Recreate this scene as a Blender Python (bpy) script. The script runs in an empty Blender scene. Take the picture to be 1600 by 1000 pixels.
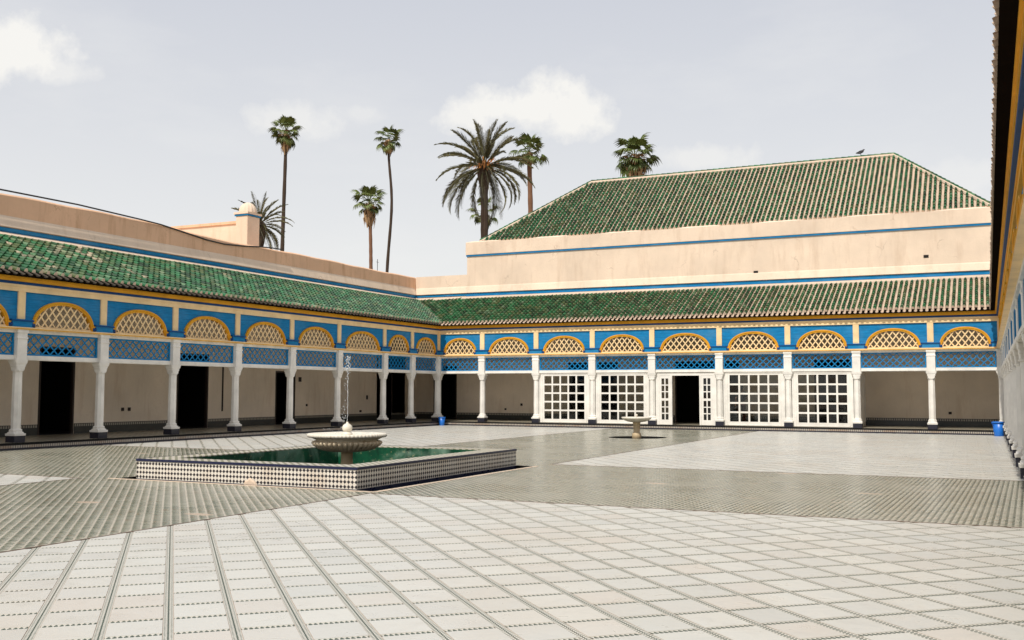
import bpy, math, random
from mathutils import Vector, Matrix
R = math.radians
rnd = random.Random(7)
scene = bpy.context.scene
col = scene.collection

# ---------------------------------------------------------------- camera
cam_d = bpy.data.cameras.new('camera'); cam = bpy.data.objects.new('camera', cam_d); col.objects.link(cam)
cam_d.sensor_width = 36.0; cam_d.lens = 36.0 * 1600.9 / 1600.0
cam_d.clip_start = 0.05; cam_d.clip_end = 3000
CW = Vector((-0.427, 0.902, 0.0695)).normalized()
YAW, PIT, ROL = -0.44244, 0.06962, 0.00237
fw = Vector((math.sin(YAW)*math.cos(PIT), math.cos(YAW)*math.cos(PIT), math.sin(PIT)))
r0 = Vector((math.cos(YAW), -math.sin(YAW), 0)); u0 = r0.cross(fw)
rr = r0*math.cos(ROL) + u0*math.sin(ROL); uu = -r0*math.sin(ROL) + u0*math.cos(ROL)
cam.matrix_world = Matrix(((rr.x, uu.x, -fw.x, 0), (rr.y, uu.y, -fw.y, 0), (rr.z, uu.z, -fw.z, 1.6), (0, 0, 0, 1)))
scene.camera = cam

# ---------------------------------------------------------------- light
SUN_TO = Vector((-0.052, -0.60, 0.80)).normalized()      # direction towards the sun
sun_d = bpy.data.lights.new('sun', 'SUN'); sun = bpy.data.objects.new('sun', sun_d); col.objects.link(sun)
sun_d.energy = 3.0; sun_d.angle = R(1.0); sun_d.color = (1.0, 0.95, 0.87)
sun.rotation_euler = SUN_TO.to_track_quat('Z', 'Y').to_euler()
scene.view_settings.view_transform = 'Standard'; scene.view_settings.look = 'None'
scene.view_settings.gamma = 1.0; scene.view_settings.use_curve_mapping = False
scene.view_settings.exposure = 0.34


class NT:
    """little helper to write node trees as expressions"""
    def __init__(s, nt): s.nt = nt
    def n(s, t, **k):
        x = s.nt.nodes.new(t)
        for a, b in k.items(): setattr(x, a, b)
        return x
    def put(s, sock, v):
        if isinstance(v, bpy.types.NodeSocket): s.nt.links.new(v, sock)
        elif v is not None:
            if sock.type == 'RGBA' and not isinstance(v, (int, float)): v = tuple(v) + (1,)*(4-len(v))
            sock.default_value = v
    def m(s, op, a, b=None, c=None):
        x = s.n('ShaderNodeMath', operation=op); s.put(x.inputs[0], a)
        if b is not None: s.put(x.inputs[1], b)
        if c is not None: s.put(x.inputs[2], c)
        return x.outputs[0]
    def vm(s, op, a, b=None):
        x = s.n('ShaderNodeVectorMath', operation=op); s.put(x.inputs[0], a)
        if b is not None: s.put(x.inputs[1], b)
        return x
    def mix(s, f, a, b, mode='MIX'):
        x = s.n('ShaderNodeMix', data_type='RGBA', blend_type=mode)
        s.put(x.inputs[0], f); s.put(x.inputs[6], a); s.put(x.inputs[7], b); return x.outputs[2]
    def noise(s, vec, scale, detail=3.0, rough=0.55, dist=0.0):
        x = s.n('ShaderNodeTexNoise'); s.put(x.inputs['Vector'], vec); x.inputs['Scale'].default_value = scale
        x.inputs['Detail'].default_value = detail; x.inputs['Roughness'].default_value = rough
        x.inputs['Distortion'].default_value = dist; return x.outputs['Fac']
    def ramp(s, v, lo, hi, a=0.0, b=1.0):
        x = s.n('ShaderNodeMapRange'); s.put(x.inputs[0], v); x.inputs[1].default_value = lo; x.inputs[2].default_value = hi
        x.inputs[3].default_value = a; x.inputs[4].default_value = b; return x.outputs[0]
    def xyz(s, v):
        x = s.n('ShaderNodeSeparateXYZ'); s.put(x.inputs[0], v); return x.outputs
    def comb(s, x_, y_, z_=0.0):
        x = s.n('ShaderNodeCombineXYZ'); s.put(x.inputs[0], x_); s.put(x.inputs[1], y_); s.put(x.inputs[2], z_); return x.outputs[0]


# ---------------------------------------------------------------- world
world = bpy.data.worlds.new('World'); scene.world = world; world.use_nodes = True
w = NT(world.node_tree); world.node_tree.nodes.clear()
sky = w.n('ShaderNodeTexSky', sky_type='NISHITA'); sky.sun_disc = False
sky.sun_elevation = math.asin(SUN_TO.z); sky.sun_rotation = math.atan2(SUN_TO.x, SUN_TO.y)
sky.air_density = 1.0; sky.dust_density = 2.0; sky.ozone_density = 1.0
tc = w.n('ShaderNodeTexCoord'); dirv = tc.outputs['Generated']
dx, dy, dz = w.xyz(dirv)
elev = w.ramp(dz, 0.02, 0.36)
veil = w.mix(elev, (7.6, 7.5, 7.2), (5.4, 5.53, 5.92))          # thin bright veil of haze over the blue
skyc = w.mix(0.89, sky.outputs[0], veil)
wn = w.noise(dirv, 13.0, 6.0, 0.6)
wn2 = w.noise(dirv, 30.0, 5.0, 0.6)
wsum = w.m('ADD', w.m('MULTIPLY', w.m('SUBTRACT', wn, 0.5), 2.6), w.m('MULTIPLY', w.m('SUBTRACT', wn2, 0.5), 1.8))
cl = None
for c, rx, rz, amt in (((-0.752, 0.593, 0.290), 0.044, 0.026, 1.0), ((-0.735, 0.617, 0.278), 0.030, 0.012, 0.6),
                       ((-0.596, 0.761, 0.254), 0.052, 0.015, 0.55), ((-0.407, 0.872, 0.268), 0.066, 0.020, 1.0),
                       ((-0.457, 0.849, 0.262), 0.036, 0.020, 0.9), ((-0.362, 0.891, 0.270), 0.042, 0.026, 1.0),
                       ((-0.255, 0.941, 0.221), 0.056, 0.016, 0.55), ((-0.535, 0.800, 0.262), 0.018, 0.008, 0.3),
                       ((-0.02, 0.985, 0.190), 0.045, 0.016, 0.35), ((-0.15, -0.9, 0.42), 0.16, 0.05, 0.7), ((0.8, 0.5, 0.35), 0.12, 0.04, 0.7),
                       ((-0.9, -0.3, 0.3), 0.1, 0.03, 0.7)):
    hx, hy = Vector((c[1], -c[0])).normalized()
    dv = w.vm('SUBTRACT', dirv, c).outputs[0]
    a = w.m('DIVIDE', w.vm('DOT_PRODUCT', dv, (hx, hy, 0)).outputs['Value'], rx)
    b = w.m('DIVIDE', w.xyz(dv)[2], rz)
    dd = w.m('SQRT', w.m('ADD', w.m('MULTIPLY', a, a), w.m('MULTIPLY', b, b)))
    front = w.m('GREATER_THAN', w.vm('DOT_PRODUCT', dirv, c).outputs['Value'], 0.7)
    k = w.m('MULTIPLY', w.m('MULTIPLY', w.ramp(w.m('ADD', dd, wsum), 1.05, 0.42), amt), front)
    cl = k if cl is None else w.m('MAXIMUM', cl, k)
skyc = w.mix(cl, skyc, (7.3, 7.2, 6.95))
thin = w.ramp(w.noise(w.vm('MULTIPLY', dirv, (1, 1, 3)).outputs[0], 3.0, 6.0, 0.6), 0.5, 0.75, 0.0, 0.25)
skyc = w.mix(thin, skyc, (7.6, 7.5, 7.2))
bg = w.n('ShaderNodeBackground'); w.put(bg.inputs[0], skyc); bg.inputs[1].default_value = 0.1
wo = w.n('ShaderNodeOutputWorld'); w.nt.links.new(bg.outputs[0], wo.inputs[0])


# ---------------------------------------------------------------- materials
def mat(name, fn=None, color=(0.5,)*3, rough=0.7, spec=0.5, **kw):
    m = bpy.data.materials.new(name); m.use_nodes = True
    t = NT(m.node_tree); b = m.node_tree.nodes['Principled BSDF']
    b.inputs['Base Color'].default_value = tuple(color) + (1,); b.inputs['Roughness'].default_value = rough
    b.inputs['Specular IOR Level'].default_value = spec
    for k, v in kw.items(): b.inputs[k.replace('_', ' ')].default_value = v
    if fn: fn(t, b)
    return m
def pos(t): return t.n('ShaderNodeNewGeometry').outputs['Position']
def bump(t, b, h, s=0.3, d=0.01):
    x = t.n('ShaderNodeBump'); x.inputs['Strength'].default_value = s; x.inputs['Distance'].default_value = d
    t.put(x.inputs['Height'], h); t.put(b.inputs['Normal'], x.outputs[0])
def tint(t):
    a = t.n('ShaderNodeAttribute', attribute_name='tint').outputs['Fac']
    o = t.n('ShaderNodeObjectInfo').outputs['Random']
    return t.m('FRACT', t.m('ADD', a, o))

def paint(base, wear=(0.45, 0.36, 0.27), amt=0.35, streak=False):
    def f(t, b):
        p = pos(t)
        n1 = t.noise(p, 2.2, 5.0); n2 = t.noise(t.vm('MULTIPLY', p, (1, 1, 0.25) if not streak else (0.3, 0.3, 4)).outputs[0], 9.0, 5.0, 0.65)
        c = t.mix(t.ramp(n1, 0.3, 0.7, 0, 1), tuple(x*0.86 for x in base), tuple(min(1, x*1.1) for x in base))
        c = t.mix(t.ramp(n2, 0.62, 0.76, 0, amt), c, wear)
        n3 = t.noise(p, 38.0, 4.0, 0.7)
        c = t.mix(t.ramp(n3, 0.66, 0.74, 0, amt*1.2), c, tuple(x*0.45 for x in wear))
        t.put(b.inputs['Base Color'], c); bump(t, b, n2, 0.25, 0.006)
    return f
M = {}
M['white'] = mat('white_paint', paint((0.80, 0.765, 0.70), (0.62, 0.5, 0.38), 0.28), rough=0.6, spec=0.3)
M['cream'] = mat('cream_paint', paint((0.88, 0.65, 0.36), (0.6, 0.3, 0.08), 0.25), rough=0.65, spec=0.2)
M['slat'] = mat('cream_slat_paint', paint((0.86, 0.63, 0.34), (0.6, 0.35, 0.10), 0.25), rough=0.6)
M['ochre'] = mat('ochre_paint', paint((0.70, 0.34, 0.022), (0.4, 0.16, 0.02), 0.3), rough=0.65, spec=0.2)
def blue_f(base):
    def f(t, b):
        p = pos(t)
        n1 = t.noise(t.vm('MULTIPLY', p, (0.5, 0.5, 5)).outputs[0], 6.0, 6.0, 0.65); n2 = t.noise(p, 1.3, 4.0)
        c = t.mix(t.ramp(n1, 0.3, 0.75, 0, 1), tuple(x*0.72 for x in base), tuple(x*1.3 for x in base))
        c = t.mix(t.ramp(n2, 0.45, 0.8, 0, 0.22), c, (0.22, 0.42, 0.58))
        zz = t.m('FRACT', t.m('DIVIDE', t.xyz(p)[2], 0.165))
        c = t.mix(t.m('MULTIPLY', t.m('LESS_THAN', zz, 0.045), 0.5), c, tuple(x*0.3 for x in base))   # board joints
        t.put(b.inputs['Base Color'], c); bump(t, b, n1, 0.3, 0.006)
    return f
M['blue'] = mat('blue_paint', blue_f((0.003, 0.185, 0.42)), rough=0.6, spec=0.22)
M['dblue'] = mat('deep_blue_paint', paint((0.008, 0.06, 0.20), (0.01, 0.03, 0.08), 0.4), rough=0.6, spec=0.2)
M['lblue'] = mat('lattice_blue_paint', paint((0.006, 0.20, 0.45), (0.3, 0.45, 0.55), 0.3), rough=0.6, spec=0.22)
def plaster(base, dirt=(0.42, 0.27, 0.17), amt=0.5, crack=True):
    def f(t, b):
        p = pos(t); n1 = t.noise(p, 0.55, 6.0, 0.6); n2 = t.noise(t.vm('MULTIPLY', p, (1, 1, 0.16)).outputs[0], 2.6, 6.0, 0.65)
        n3 = t.noise(p, 14.0, 5.0, 0.7)
        c = t.mix(t.ramp(n1, 0.35, 0.7), tuple(x*0.88 for x in base), tuple(min(1, x*1.07) for x in base))
        c = t.mix(t.m('MULTIPLY', t.ramp(n2, 0.52, 0.75), amt*0.95), c, dirt)
        c = t.mix(t.m('MULTIPLY', t.m('MULTIPLY', t.ramp(n3, 0.55, 0.75), t.ramp(n1, 0.5, 0.62)), amt), c, dirt)
        if crack:
            v = t.n('ShaderNodeTexVoronoi', feature='DISTANCE_TO_EDGE'); v.inputs['Scale'].default_value = 0.42
            t.put(v.inputs['Vector'], t.vm('ADD', p, t.vm('SCALE', t.comb(t.noise(p, 2.0, 4), t.noise(p, 2.7, 4), t.noise(p, 1.7, 4))).outputs[0]).outputs[0])
            t.nt.nodes[-1]
            cr = t.m('MULTIPLY', t.ramp(v.outputs['Distance'], 0.012, 0.003), t.ramp(t.noise(p, 0.8, 2), 0.54, 0.64, 0, 0.4))
            c = t.mix(cr, c, tuple(x*0.6 for x in dirt))
        t.put(b.inputs['Base Color'], c); bump(t, b, t.m('ADD', n3, t.m('MULTIPLY', n2, 2)), 0.35, 0.02)
    return f
M['wall'] = mat('pale_plaster', plaster((0.77, 0.615, 0.475), (0.50, 0.35, 0.24), 0.45), rough=0.9, spec=0.2)
M['tan'] = mat('tan_plaster', plaster((0.80, 0.51, 0.33), (0.40, 0.2, 0.1), 0.6), rough=0.9, spec=0.2)
M['inner'] = mat('gallery_plaster', plaster((0.86, 0.73, 0.57), (0.5, 0.33, 0.19), 0.4, False), rough=0.85, spec=0.2)
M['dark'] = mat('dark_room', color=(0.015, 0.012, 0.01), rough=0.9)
M['darkwood'] = mat('dark_wood', paint((0.03, 0.018, 0.012), (0.03, 0.02, 0.01), 0.4), rough=0.7)
M['ceil'] = mat('cedar_ceiling', paint((0.38, 0.27, 0.18), (0.2, 0.12, 0.06), 0.3), rough=0.8)
M['black'] = mat('black_glaze', color=(0.008, 0.008, 0.008), rough=0.7, spec=0.1)

def tile_f(worn):
    def f(t, b):
        p = pos(t); k = tint(t); n = t.noise(p, 9.0, 5.0, 0.7); big = t.noise(p, 0.45, 4.0, 0.6)
        c = t.mix(t.ramp(k, 0.0, 1.0), (0.006, 0.032, 0.010), (0.020, 0.150, 0.052))
        c = t.mix(t.ramp(t.m('FRACT', t.m('MULTIPLY', k, 7.3)), 0.60, 1.0, 0, 0.9), c, (0.085, 0.105, 0.035))
        c = t.mix(t.ramp(t.m('FRACT', t.m('MULTIPLY', k, 11.7)), 0.86, 1.0, 0, 0.55), c, (0.22, 0.30, 0.18))
        c = t.mix(t.ramp(n, 0.58, 0.75, 0, 0.4), c, (0.02, 0.022, 0.01))
        wk = t.m('MULTIPLY', t.ramp(t.m('FRACT', t.m('MULTIPLY', k, 3.7)), 0.5, 0.9), t.ramp(t.m('ADD', t.m('ADD', big, t.m('MULTIPLY', n, 0.35)), t.ramp(t.xyz(p)[1], 31, 21, 0, worn)), 0.86, 1.02))
        c = t.mix(t.m('MULTIPLY', wk, 0.85), c, (0.55, 0.42, 0.30))
        t.put(b.inputs['Base Color'], c); t.put(b.inputs['Roughness'], t.ramp(n, 0.3, 0.8, 0.34, 0.65)); bump(t, b, n, 0.3, 0.006)
    return f
M['tile'] = mat('green_glazed_tile', tile_f(0.0), rough=0.3)
M['tile_worn'] = mat('worn_green_glazed_tile', tile_f(0.24), rough=0.3)
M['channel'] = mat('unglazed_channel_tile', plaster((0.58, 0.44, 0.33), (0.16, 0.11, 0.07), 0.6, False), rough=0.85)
M['channel_dark'] = mat('shade_dark_channel_tile', plaster((0.055, 0.042, 0.028), (0.05, 0.04, 0.02), 0.5, False), rough=0.85)  # shade of the gaps between the left cover rows, put into the channel colour
M['mortar'] = mat('lime_mortar', plaster((0.64, 0.50, 0.38), (0.3, 0.2, 0.14), 0.5, False), rough=0.9)
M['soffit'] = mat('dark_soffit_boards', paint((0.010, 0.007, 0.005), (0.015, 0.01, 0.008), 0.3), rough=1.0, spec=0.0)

GTH = R(43.6); US, VS = 0.430, 0.475
UC, UO, VO = math.cos(GTH), 0.0, 0.0
def uv_of(x, y): return x*math.cos(GTH)+y*math.sin(GTH), -x*math.sin(GTH)+y*math.cos(GTH)
def xy_of(u, v): return u*math.cos(GTH)-v*math.sin(GTH), u*math.sin(GTH)+v*math.cos(GTH)
U0 = uv_of(-4.871, 5.125)[0]; V0 = uv_of(-5.846, 6.414)[1]

def uvn(t):
    p = pos(t); x, y, z = t.xyz(p)
    c, s = math.cos(GTH), math.sin(GTH)
    return (t.m('ADD', t.m('MULTIPLY', x, c), t.m('MULTIPLY', y, s)), t.m('SUBTRACT', t.m('MULTIPLY', y, c), t.m('MULTIPLY', x, s)), p)
def cen(t, v, per, off=0.0):      # signed distance to the nearest multiple of per
    q = t.m('DIVIDE', t.m('SUBTRACT', v, off), per)
    return t.m('MULTIPLY', t.m('SUBTRACT', q, t.m('ROUND', q)), per)
def ab(t, v): return t.m('ABSOLUTE', v)
def strip_f(t, b):
    u, v, p = uvn(t); n = t.noise(p, 40.0, 3.0); big = t.noise(p, 0.6, 4.0)
    du = ab(t, cen(t, u, US, U0)); dv = ab(t, cen(t, v, VS, V0))
    inU = t.m('LESS_THAN', du, 0.0385)
    a35v = ab(t, cen(t, v, 0.036)); a35u = ab(t, cen(t, u, 0.036)); a35vh = ab(t, cen(t, v, 0.036, 0.018))
    c1 = t.m('LESS_THAN', t.m('ADD', t.m('MULTIPLY', du, 1.1), a35v), 0.0155)
    c1b = t.m('LESS_THAN', du, 0.0042)
    c2 = t.m('LESS_THAN', t.m('ADD', t.m('MULTIPLY', ab(t, t.m('SUBTRACT', du, 0.0225)), 0.8), a35vh), 0.0108)
    edge = t.m('GREATER_THAN', du, 0.033)
    thin = t.m('LESS_THAN', t.m('ADD', t.m('MULTIPLY', dv, 0.45), a35u), 0.0175)
    gm = t.m('MAXIMUM', t.m('MULTIPLY', inU, t.m('MAXIMUM', t.m('MAXIMUM', c1, c1b), c2)), t.m('MULTIPLY', t.m('SUBTRACT', 1.0, inU), thin))
    base = t.mix(t.ramp(big, 0.35, 0.65), (0.58, 0.55, 0.48), (0.66, 0.63, 0.56))
    g = t.mix(t.ramp(n, 0.35, 0.7), (0.012, 0.035, 0.02), (0.05, 0.07, 0.04))
    g = t.mix(t.ramp(big, 0.55, 0.7, 0, 0.45), g, (0.16, 0.08, 0.04))
    c = t.mix(gm, base, g)
    c = t.mix(t.m('MULTIPLY', t.m('MULTIPLY', inU, edge), 0.75), c, (0.25, 0.15, 0.09))
    t.put(b.inputs['Base Color'], c)
M['strip'] = mat('zellige_strips', strip_f, rough=0.4)
def marble_f(t, b):
    p = pos(t); k = tint(t)
    p2 = t.vm('ADD', p, t.vm('SCALE', t.comb(k, k, k)).outputs[0]).outputs[0]
    n = t.noise(p2, 3.2, 8.0, 0.62, 1.2); n2 = t.noise(t.vm('MULTIPLY', p2, (1, 2.5, 1)).outputs[0], 5.0, 6.0, 0.7, 0.8)
    c = t.mix(k, (0.54, 0.53, 0.49), (0.60, 0.59, 0.54))
    c = t.mix(t.ramp(t.m('FRACT', t.m('MULTIPLY', k, 5.7)), 0.86, 1.0, 0, 0.5), c, (0.57, 0.50, 0.43))
    c = t.mix(t.ramp(t.m('FRACT', t.m('MULTIPLY', k, 9.1)), 0.75, 1.0, 0, 0.45), c, (0.47, 0.48, 0.455))
    c = t.mix(t.ramp(n, 0.5, 0.8, 0, 0.35), c, (0.42, 0.42, 0.40))
    c = t.mix(t.ramp(n2, 0.60, 0.80, 0, 0.3), c, (0.44, 0.43, 0.41))
    c = t.mix(t.ramp(t.noise(p, 0.35, 4.0), 0.5, 0.8, 0, 0.5), c, (0.50, 0.42, 0.33))
    t.put(b.inputs['Base Color'], c); t.put(b.inputs['Roughness'], t.ramp(n, 0.3, 0.7, 0.24, 0.42)); c = t.mix(t.ramp(t.noise(p, 1.6, 7.0, 0.7, 0.5), 0.56, 0.78, 0, 0.35), c, (0.38, 0.33, 0.27)); t.put(b.inputs['Base Color'], c); bump(t, b, n2, 0.12, 0.003)
M['marble'] = mat('white_marble_slab', marble_f, rough=0.32)
def path_f(dark):
    def f(t, b):
        u, v, p = uvn(t); P_ = 0.11
        fu = t.m('FRACT', t.m('DIVIDE', u, P_)); qv = t.m('DIVIDE', v, P_); fv = t.m('FRACT', qv)
        iu = t.m('FLOOR', t.m('DIVIDE', u, P_)); iv = t.m('FLOOR', qv)
        wn_ = t.n('ShaderNodeTexWhiteNoise', noise_dimensions='2D'); t.put(wn_.inputs['Vector'], t.comb(iu, iv)); k = wn_.outputs['Value']
        big = t.noise(p, 0.5, 5.0, 0.6)
        pale = t.mix(k, (0.46, 0.435, 0.36), (0.58, 0.55, 0.46))
        green = t.mix(k, (0.10, 0.12, 0.075), (0.25, 0.25, 0.175))
        green = t.mix(t.ramp(t.m('FRACT', t.m('MULTIPLY', k, 5.3)), 0.8, 1.0, 0, 0.8), green, (0.2, 0.12, 0.06))
        c = t.mix(t.m('GREATER_THAN', fv, 0.50), pale, green)
        dg = ab(t, cen(t, t.m('SUBTRACT', t.m('ADD', u, 0), v), P_, 0.015))
        c = t.mix(t.m('LESS_THAN', dg, 0.021), c, t.mix(k, (0.008, 0.030, 0.012), (0.035, 0.055, 0.022)))
        c = t.mix(t.m('LESS_THAN', fu, 0.22), c, t.mix(t.m('MULTIPLY', k, big), (0.42, 0.385, 0.31), (0.56, 0.51, 0.43)))
        v2 = t.n('ShaderNodeTexVoronoi', feature='F1'); v2.inputs['Scale'].default_value = 0.45; t.put(v2.inputs['Vector'], t.vm('MULTIPLY', p, (0.8, 1.6, 1)).outputs[0])
        patch = t.ramp(t.m('ADD', v2.outputs['Distance'], t.m('MULTIPLY', t.noise(p, 3.0, 4), 0.12)), 0.15, 0.12, 0, 0.9)
        c = t.mix(patch, c, (0.52, 0.40, 0.30))
        c = t.mix(t.ramp(big, 0.5, 0.8, 0, 0.35), c, (0.44, 0.40, 0.33))
        t.put(b.inputs['Base Color'], c); t.put(b.inputs['Roughness'], t.ramp(big, 0.3, 0.7, 0.22, 0.33)); b.inputs['Specular IOR Level'].default_value = 0.5
    return f
M['path'] = mat('green_zellige_path', path_f(0), rough=0.28)
def gfloor_f(t, b):
    u, v, p = uvn(t); a_ = ab(t, cen(t, u, 0.15)); b_ = ab(t, cen(t, v, 0.15))
    ln = t.m('LESS_THAN', t.m('MINIMUM', a_, b_), 0.012)
    c = t.mix(t.noise(p, 3.0, 4), (0.16, 0.155, 0.115), (0.30, 0.27, 0.20))
    t.put(b.inputs['Base Color'], t.mix(ln, c, (0.36, 0.31, 0.24)))
M['gfloor'] = mat('gallery_floor_tile', gfloor_f, rough=0.35)
def step_f(t, b):
    p = pos(t); x, y, z = t.xyz(p); s = t.m('ADD', x, y)
    a_ = ab(t, cen(t, s, 0.075)); k = t.noise(p, 2.0, 3)
    c = t.mix(t.m('LESS_THAN', a_, 0.011), (0.42, 0.37, 0.31), (0.03, 0.03, 0.04))
    c = t.mix(t.ramp(k, 0.5, 0.65, 0, 0.6), c, (0.26, 0.17, 0.11))
    band = t.m('GREATER_THAN', ab(t, t.m('SUBTRACT', z, 0.09)), 0.035)
    t.put(b.inputs['Base Color'], t.mix(band, c, (0.018, 0.018, 0.03)))
M['step'] = mat('mosaic_step_face', step_f, rough=0.4)
def skirt_f(t, b):
    p = pos(t); x, y, z = t.xyz(p); s = t.m('ADD', x, y)
    a_ = ab(t, cen(t, s, 0.09)); bz = ab(t, t.m('SUBTRACT', z, 0.46))
    k = t.m('MULTIPLY', t.m('LESS_THAN', bz, 0.04), t.m('GREATER_THAN', a_, 0.016))
    t.put(b.inputs['Base Color'], t.mix(k, t.mix(t.noise(p, 9, 3), (0.012, 0.016, 0.016), (0.05, 0.05, 0.04)), (0.34, 0.30, 0.24)))
M['skirt'] = mat('dark_tile_dado', skirt_f, rough=0.35)
def pool_f(t, b):
    p = pos(t); x, y, z = t.xyz(p); s = t.m('ADD', x, y)
    a_ = ab(t, cen(t, s, 0.074, 0.02)); b_ = ab(t, cen(t, z, 0.079, 0.045))
    dia = t.m('LESS_THAN', t.m('ADD', a_, b_), 0.032)
    box = t.m('LESS_THAN', t.m('MAXIMUM', a_, b_), 0.0195)
    arm = t.m('LESS_THAN', t.m('MINIMUM', a_, b_), 0.003)
    k = t.m('MAXIMUM', t.m('MAXIMUM', t.m('MULTIPLY', dia, 1.0), box), arm)
    ed = t.m('GREATER_THAN', z, 0.322); ed2 = t.m('LESS_THAN', z, 0.008)
    wh = t.mix(t.noise(p, 25, 4), (0.62, 0.57, 0.49), (0.78, 0.73, 0.65))
    wh = t.mix(t.ramp(t.noise(p, 1.7, 5), 0.5, 0.75, 0, 0.5), wh, (0.5, 0.36, 0.25))
    c = t.mix(k, wh, t.mix(t.ramp(t.noise(p, 60, 2), 0.45, 0.65), (0.010, 0.010, 0.016), (0.03, 0.02, 0.02)))
    t.put(b.inputs['Base Color'], t.mix(t.m('MAXIMUM', ed, ed2), c, (0.006, 0.010, 0.04)))
    t.put(b.inputs['Roughness'], t.ramp(t.noise(p, 6, 3), 0.3, 0.7, 0.2, 0.5))
M['poolwall'] = mat('black_white_zellige', pool_f, rough=0.3)
def coping_f(t, b):
    u, v, p = uvn(t); a_ = t.m('FRACT', t.m('DIVIDE', u, 0.11)); k = t.noise(p, 7, 3)
    c = t.mix(t.m('GREATER_THAN', a_, 0.55), (0.50, 0.46, 0.38), t.mix(k, (0.12, 0.14, 0.075), (0.3, 0.28, 0.19)))
    t.put(b.inputs['Base Color'], t.mix(t.ramp(k, 0.5, 0.75, 0, 0.5), c, (0.42, 0.33, 0.25)))
M['coping'] = mat('striped_coping_tile', coping_f, rough=0.35)
def basin_f(t, b):
    p = pos(t); n = t.noise(t.vm('MULTIPLY', p, (1, 1, 0.5)).outputs[0], 3.0, 6.0, 0.65); n2 = t.noise(p, 1.1, 5.0, 0.6, 0.7)
    c = t.mix(t.ramp(n, 0.3, 0.65), (0.002, 0.018, 0.010), (0.010, 0.11, 0.05))
    c = t.mix(t.ramp(n2, 0.50, 0.64, 0, 0.75), c, (0.20, 0.32, 0.24))
    c = t.mix(t.ramp(t.noise(p, 14, 3), 0.62, 0.7, 0, 0.5), c, (0.4, 0.36, 0.2))
    t.put(b.inputs['Base Color'], c)
M['basin'] = mat('green_glazed_basin', basin_f, rough=0.3)
def water_f(t, b):
    p = pos(t); bump(t, b, t.noise(p, 5.0, 4.0, 0.6, 0.5), 0.5, 0.03)
M['nosing'] = mat('dark_blue_nosing', color=(0.010, 0.014, 0.05), rough=0.35)
M['water'] = mat('dark_green_water', water_f, color=(0.006, 0.05, 0.03), rough=0.06)
def stone_f(t, b):
    p = pos(t); x, y, z = t.xyz(p); n = t.noise(p, 7.0, 6.0, 0.65); n2 = t.noise(t.vm('MULTIPLY', p, (1, 1, 0.3)).outputs[0], 12.0, 4.0)
    c = t.mix(t.ramp(n, 0.35, 0.7), (0.66, 0.60, 0.49), (0.74, 0.70, 0.61))
    ao = t.n('ShaderNodeAmbientOcclusion'); ao.inputs['Distance'].default_value = 0.08; ao.samples = 4
    dirt = t.m('MAXIMUM', t.ramp(n2, 0.58, 0.75, 0, 0.6), t.ramp(n, 0.6, 0.8, 0, 0.5))
    t.put(b.inputs['Base Color'], t.mix(dirt, c, (0.42, 0.27, 0.12)))
M['stone'] = mat('aged_fountain_marble', stone_f, rough=0.5)
M['lower'] = mat('stained_fountain_marble', paint((0.66, 0.54, 0.37), (0.50, 0.30, 0.10), 0.8), rough=0.5)
M['ochrestone'] = mat('rust_stained_marble', paint((0.55, 0.42, 0.25), (0.36, 0.2, 0.07), 0.6), rough=0.6)
M['border'] = mat('brown_border_tile', paint((0.16, 0.11, 0.08), (0.30, 0.2, 0.13), 0.5), rough=0.5)
M['bucket'] = mat('blue_plastic', color=(0.015, 0.16, 0.60), rough=0.35)
M['bucket_d'] = mat('dark_blue_plastic', color=(0.01, 0.10, 0.42), rough=0.35)
M['ground'] = mat('dusty_ground', plaster((0.36, 0.27, 0.19), (0.2, 0.14, 0.1), 0.5, False), rough=0.95)
M['cable'] = mat('black_cable', color=(0.02, 0.02, 0.02), rough=0.6)
def glass_f(t, b):
    g = t.n('ShaderNodeBsdfGlossy'); g.inputs['Roughness'].default_value = 0.03
    tr = t.n('ShaderNodeBsdfTransparent'); tr.inputs[0].default_value = (0.82, 0.84, 0.82, 1)
    fr = t.n('ShaderNodeFresnel'); fr.inputs[0].default_value = 1.45
    mx = t.n('ShaderNodeMixShader'); t.put(mx.inputs[0], fr.outputs[0]); t.nt.links.new(tr.outputs[0], mx.inputs[1]); t.nt.links.new(g.outputs[0], mx.inputs[2])
    t.nt.links.new(mx.outputs[0], t.nt.nodes['Material Output'].inputs[0])
M['glass'] = mat('window_glass', glass_f)
def leaf(c1, c2):
    def f(t, b):
        p = pos(t); k = t.m('FRACT', t.m('ADD', t.n('ShaderNodeObjectInfo').outputs['Random'], t.m('MULTIPLY', t.noise(p, 2.0, 3), 0.6)))
        t.put(b.inputs['Base Color'], t.mix(k, c1, c2))
    return f
M['fan'] = mat('fan_palm_leaf', leaf((0.04, 0.065, 0.010), (0.16, 0.20, 0.04)), rough=0.5)
M['date'] = mat('date_palm_leaf', leaf((0.055, 0.052, 0.020), (0.17, 0.155, 0.065)), rough=0.5)
M['dead'] = mat('dead_palm_leaf', leaf((0.16, 0.085, 0.035), (0.42, 0.27, 0.14)), rough=0.8)
M['orange'] = mat('orange_palm_stalk', color=(0.45, 0.17, 0.03), rough=0.6)
M['trunk'] = mat('palm_bark', paint((0.055, 0.035, 0.022), (0.05, 0.03, 0.02), 0.8), rough=0.95)
M['trunk2'] = mat('reddish_palm_bark', paint((0.20, 0.10, 0.055), (0.08, 0.04, 0.02), 0.8), rough=0.95)


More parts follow.
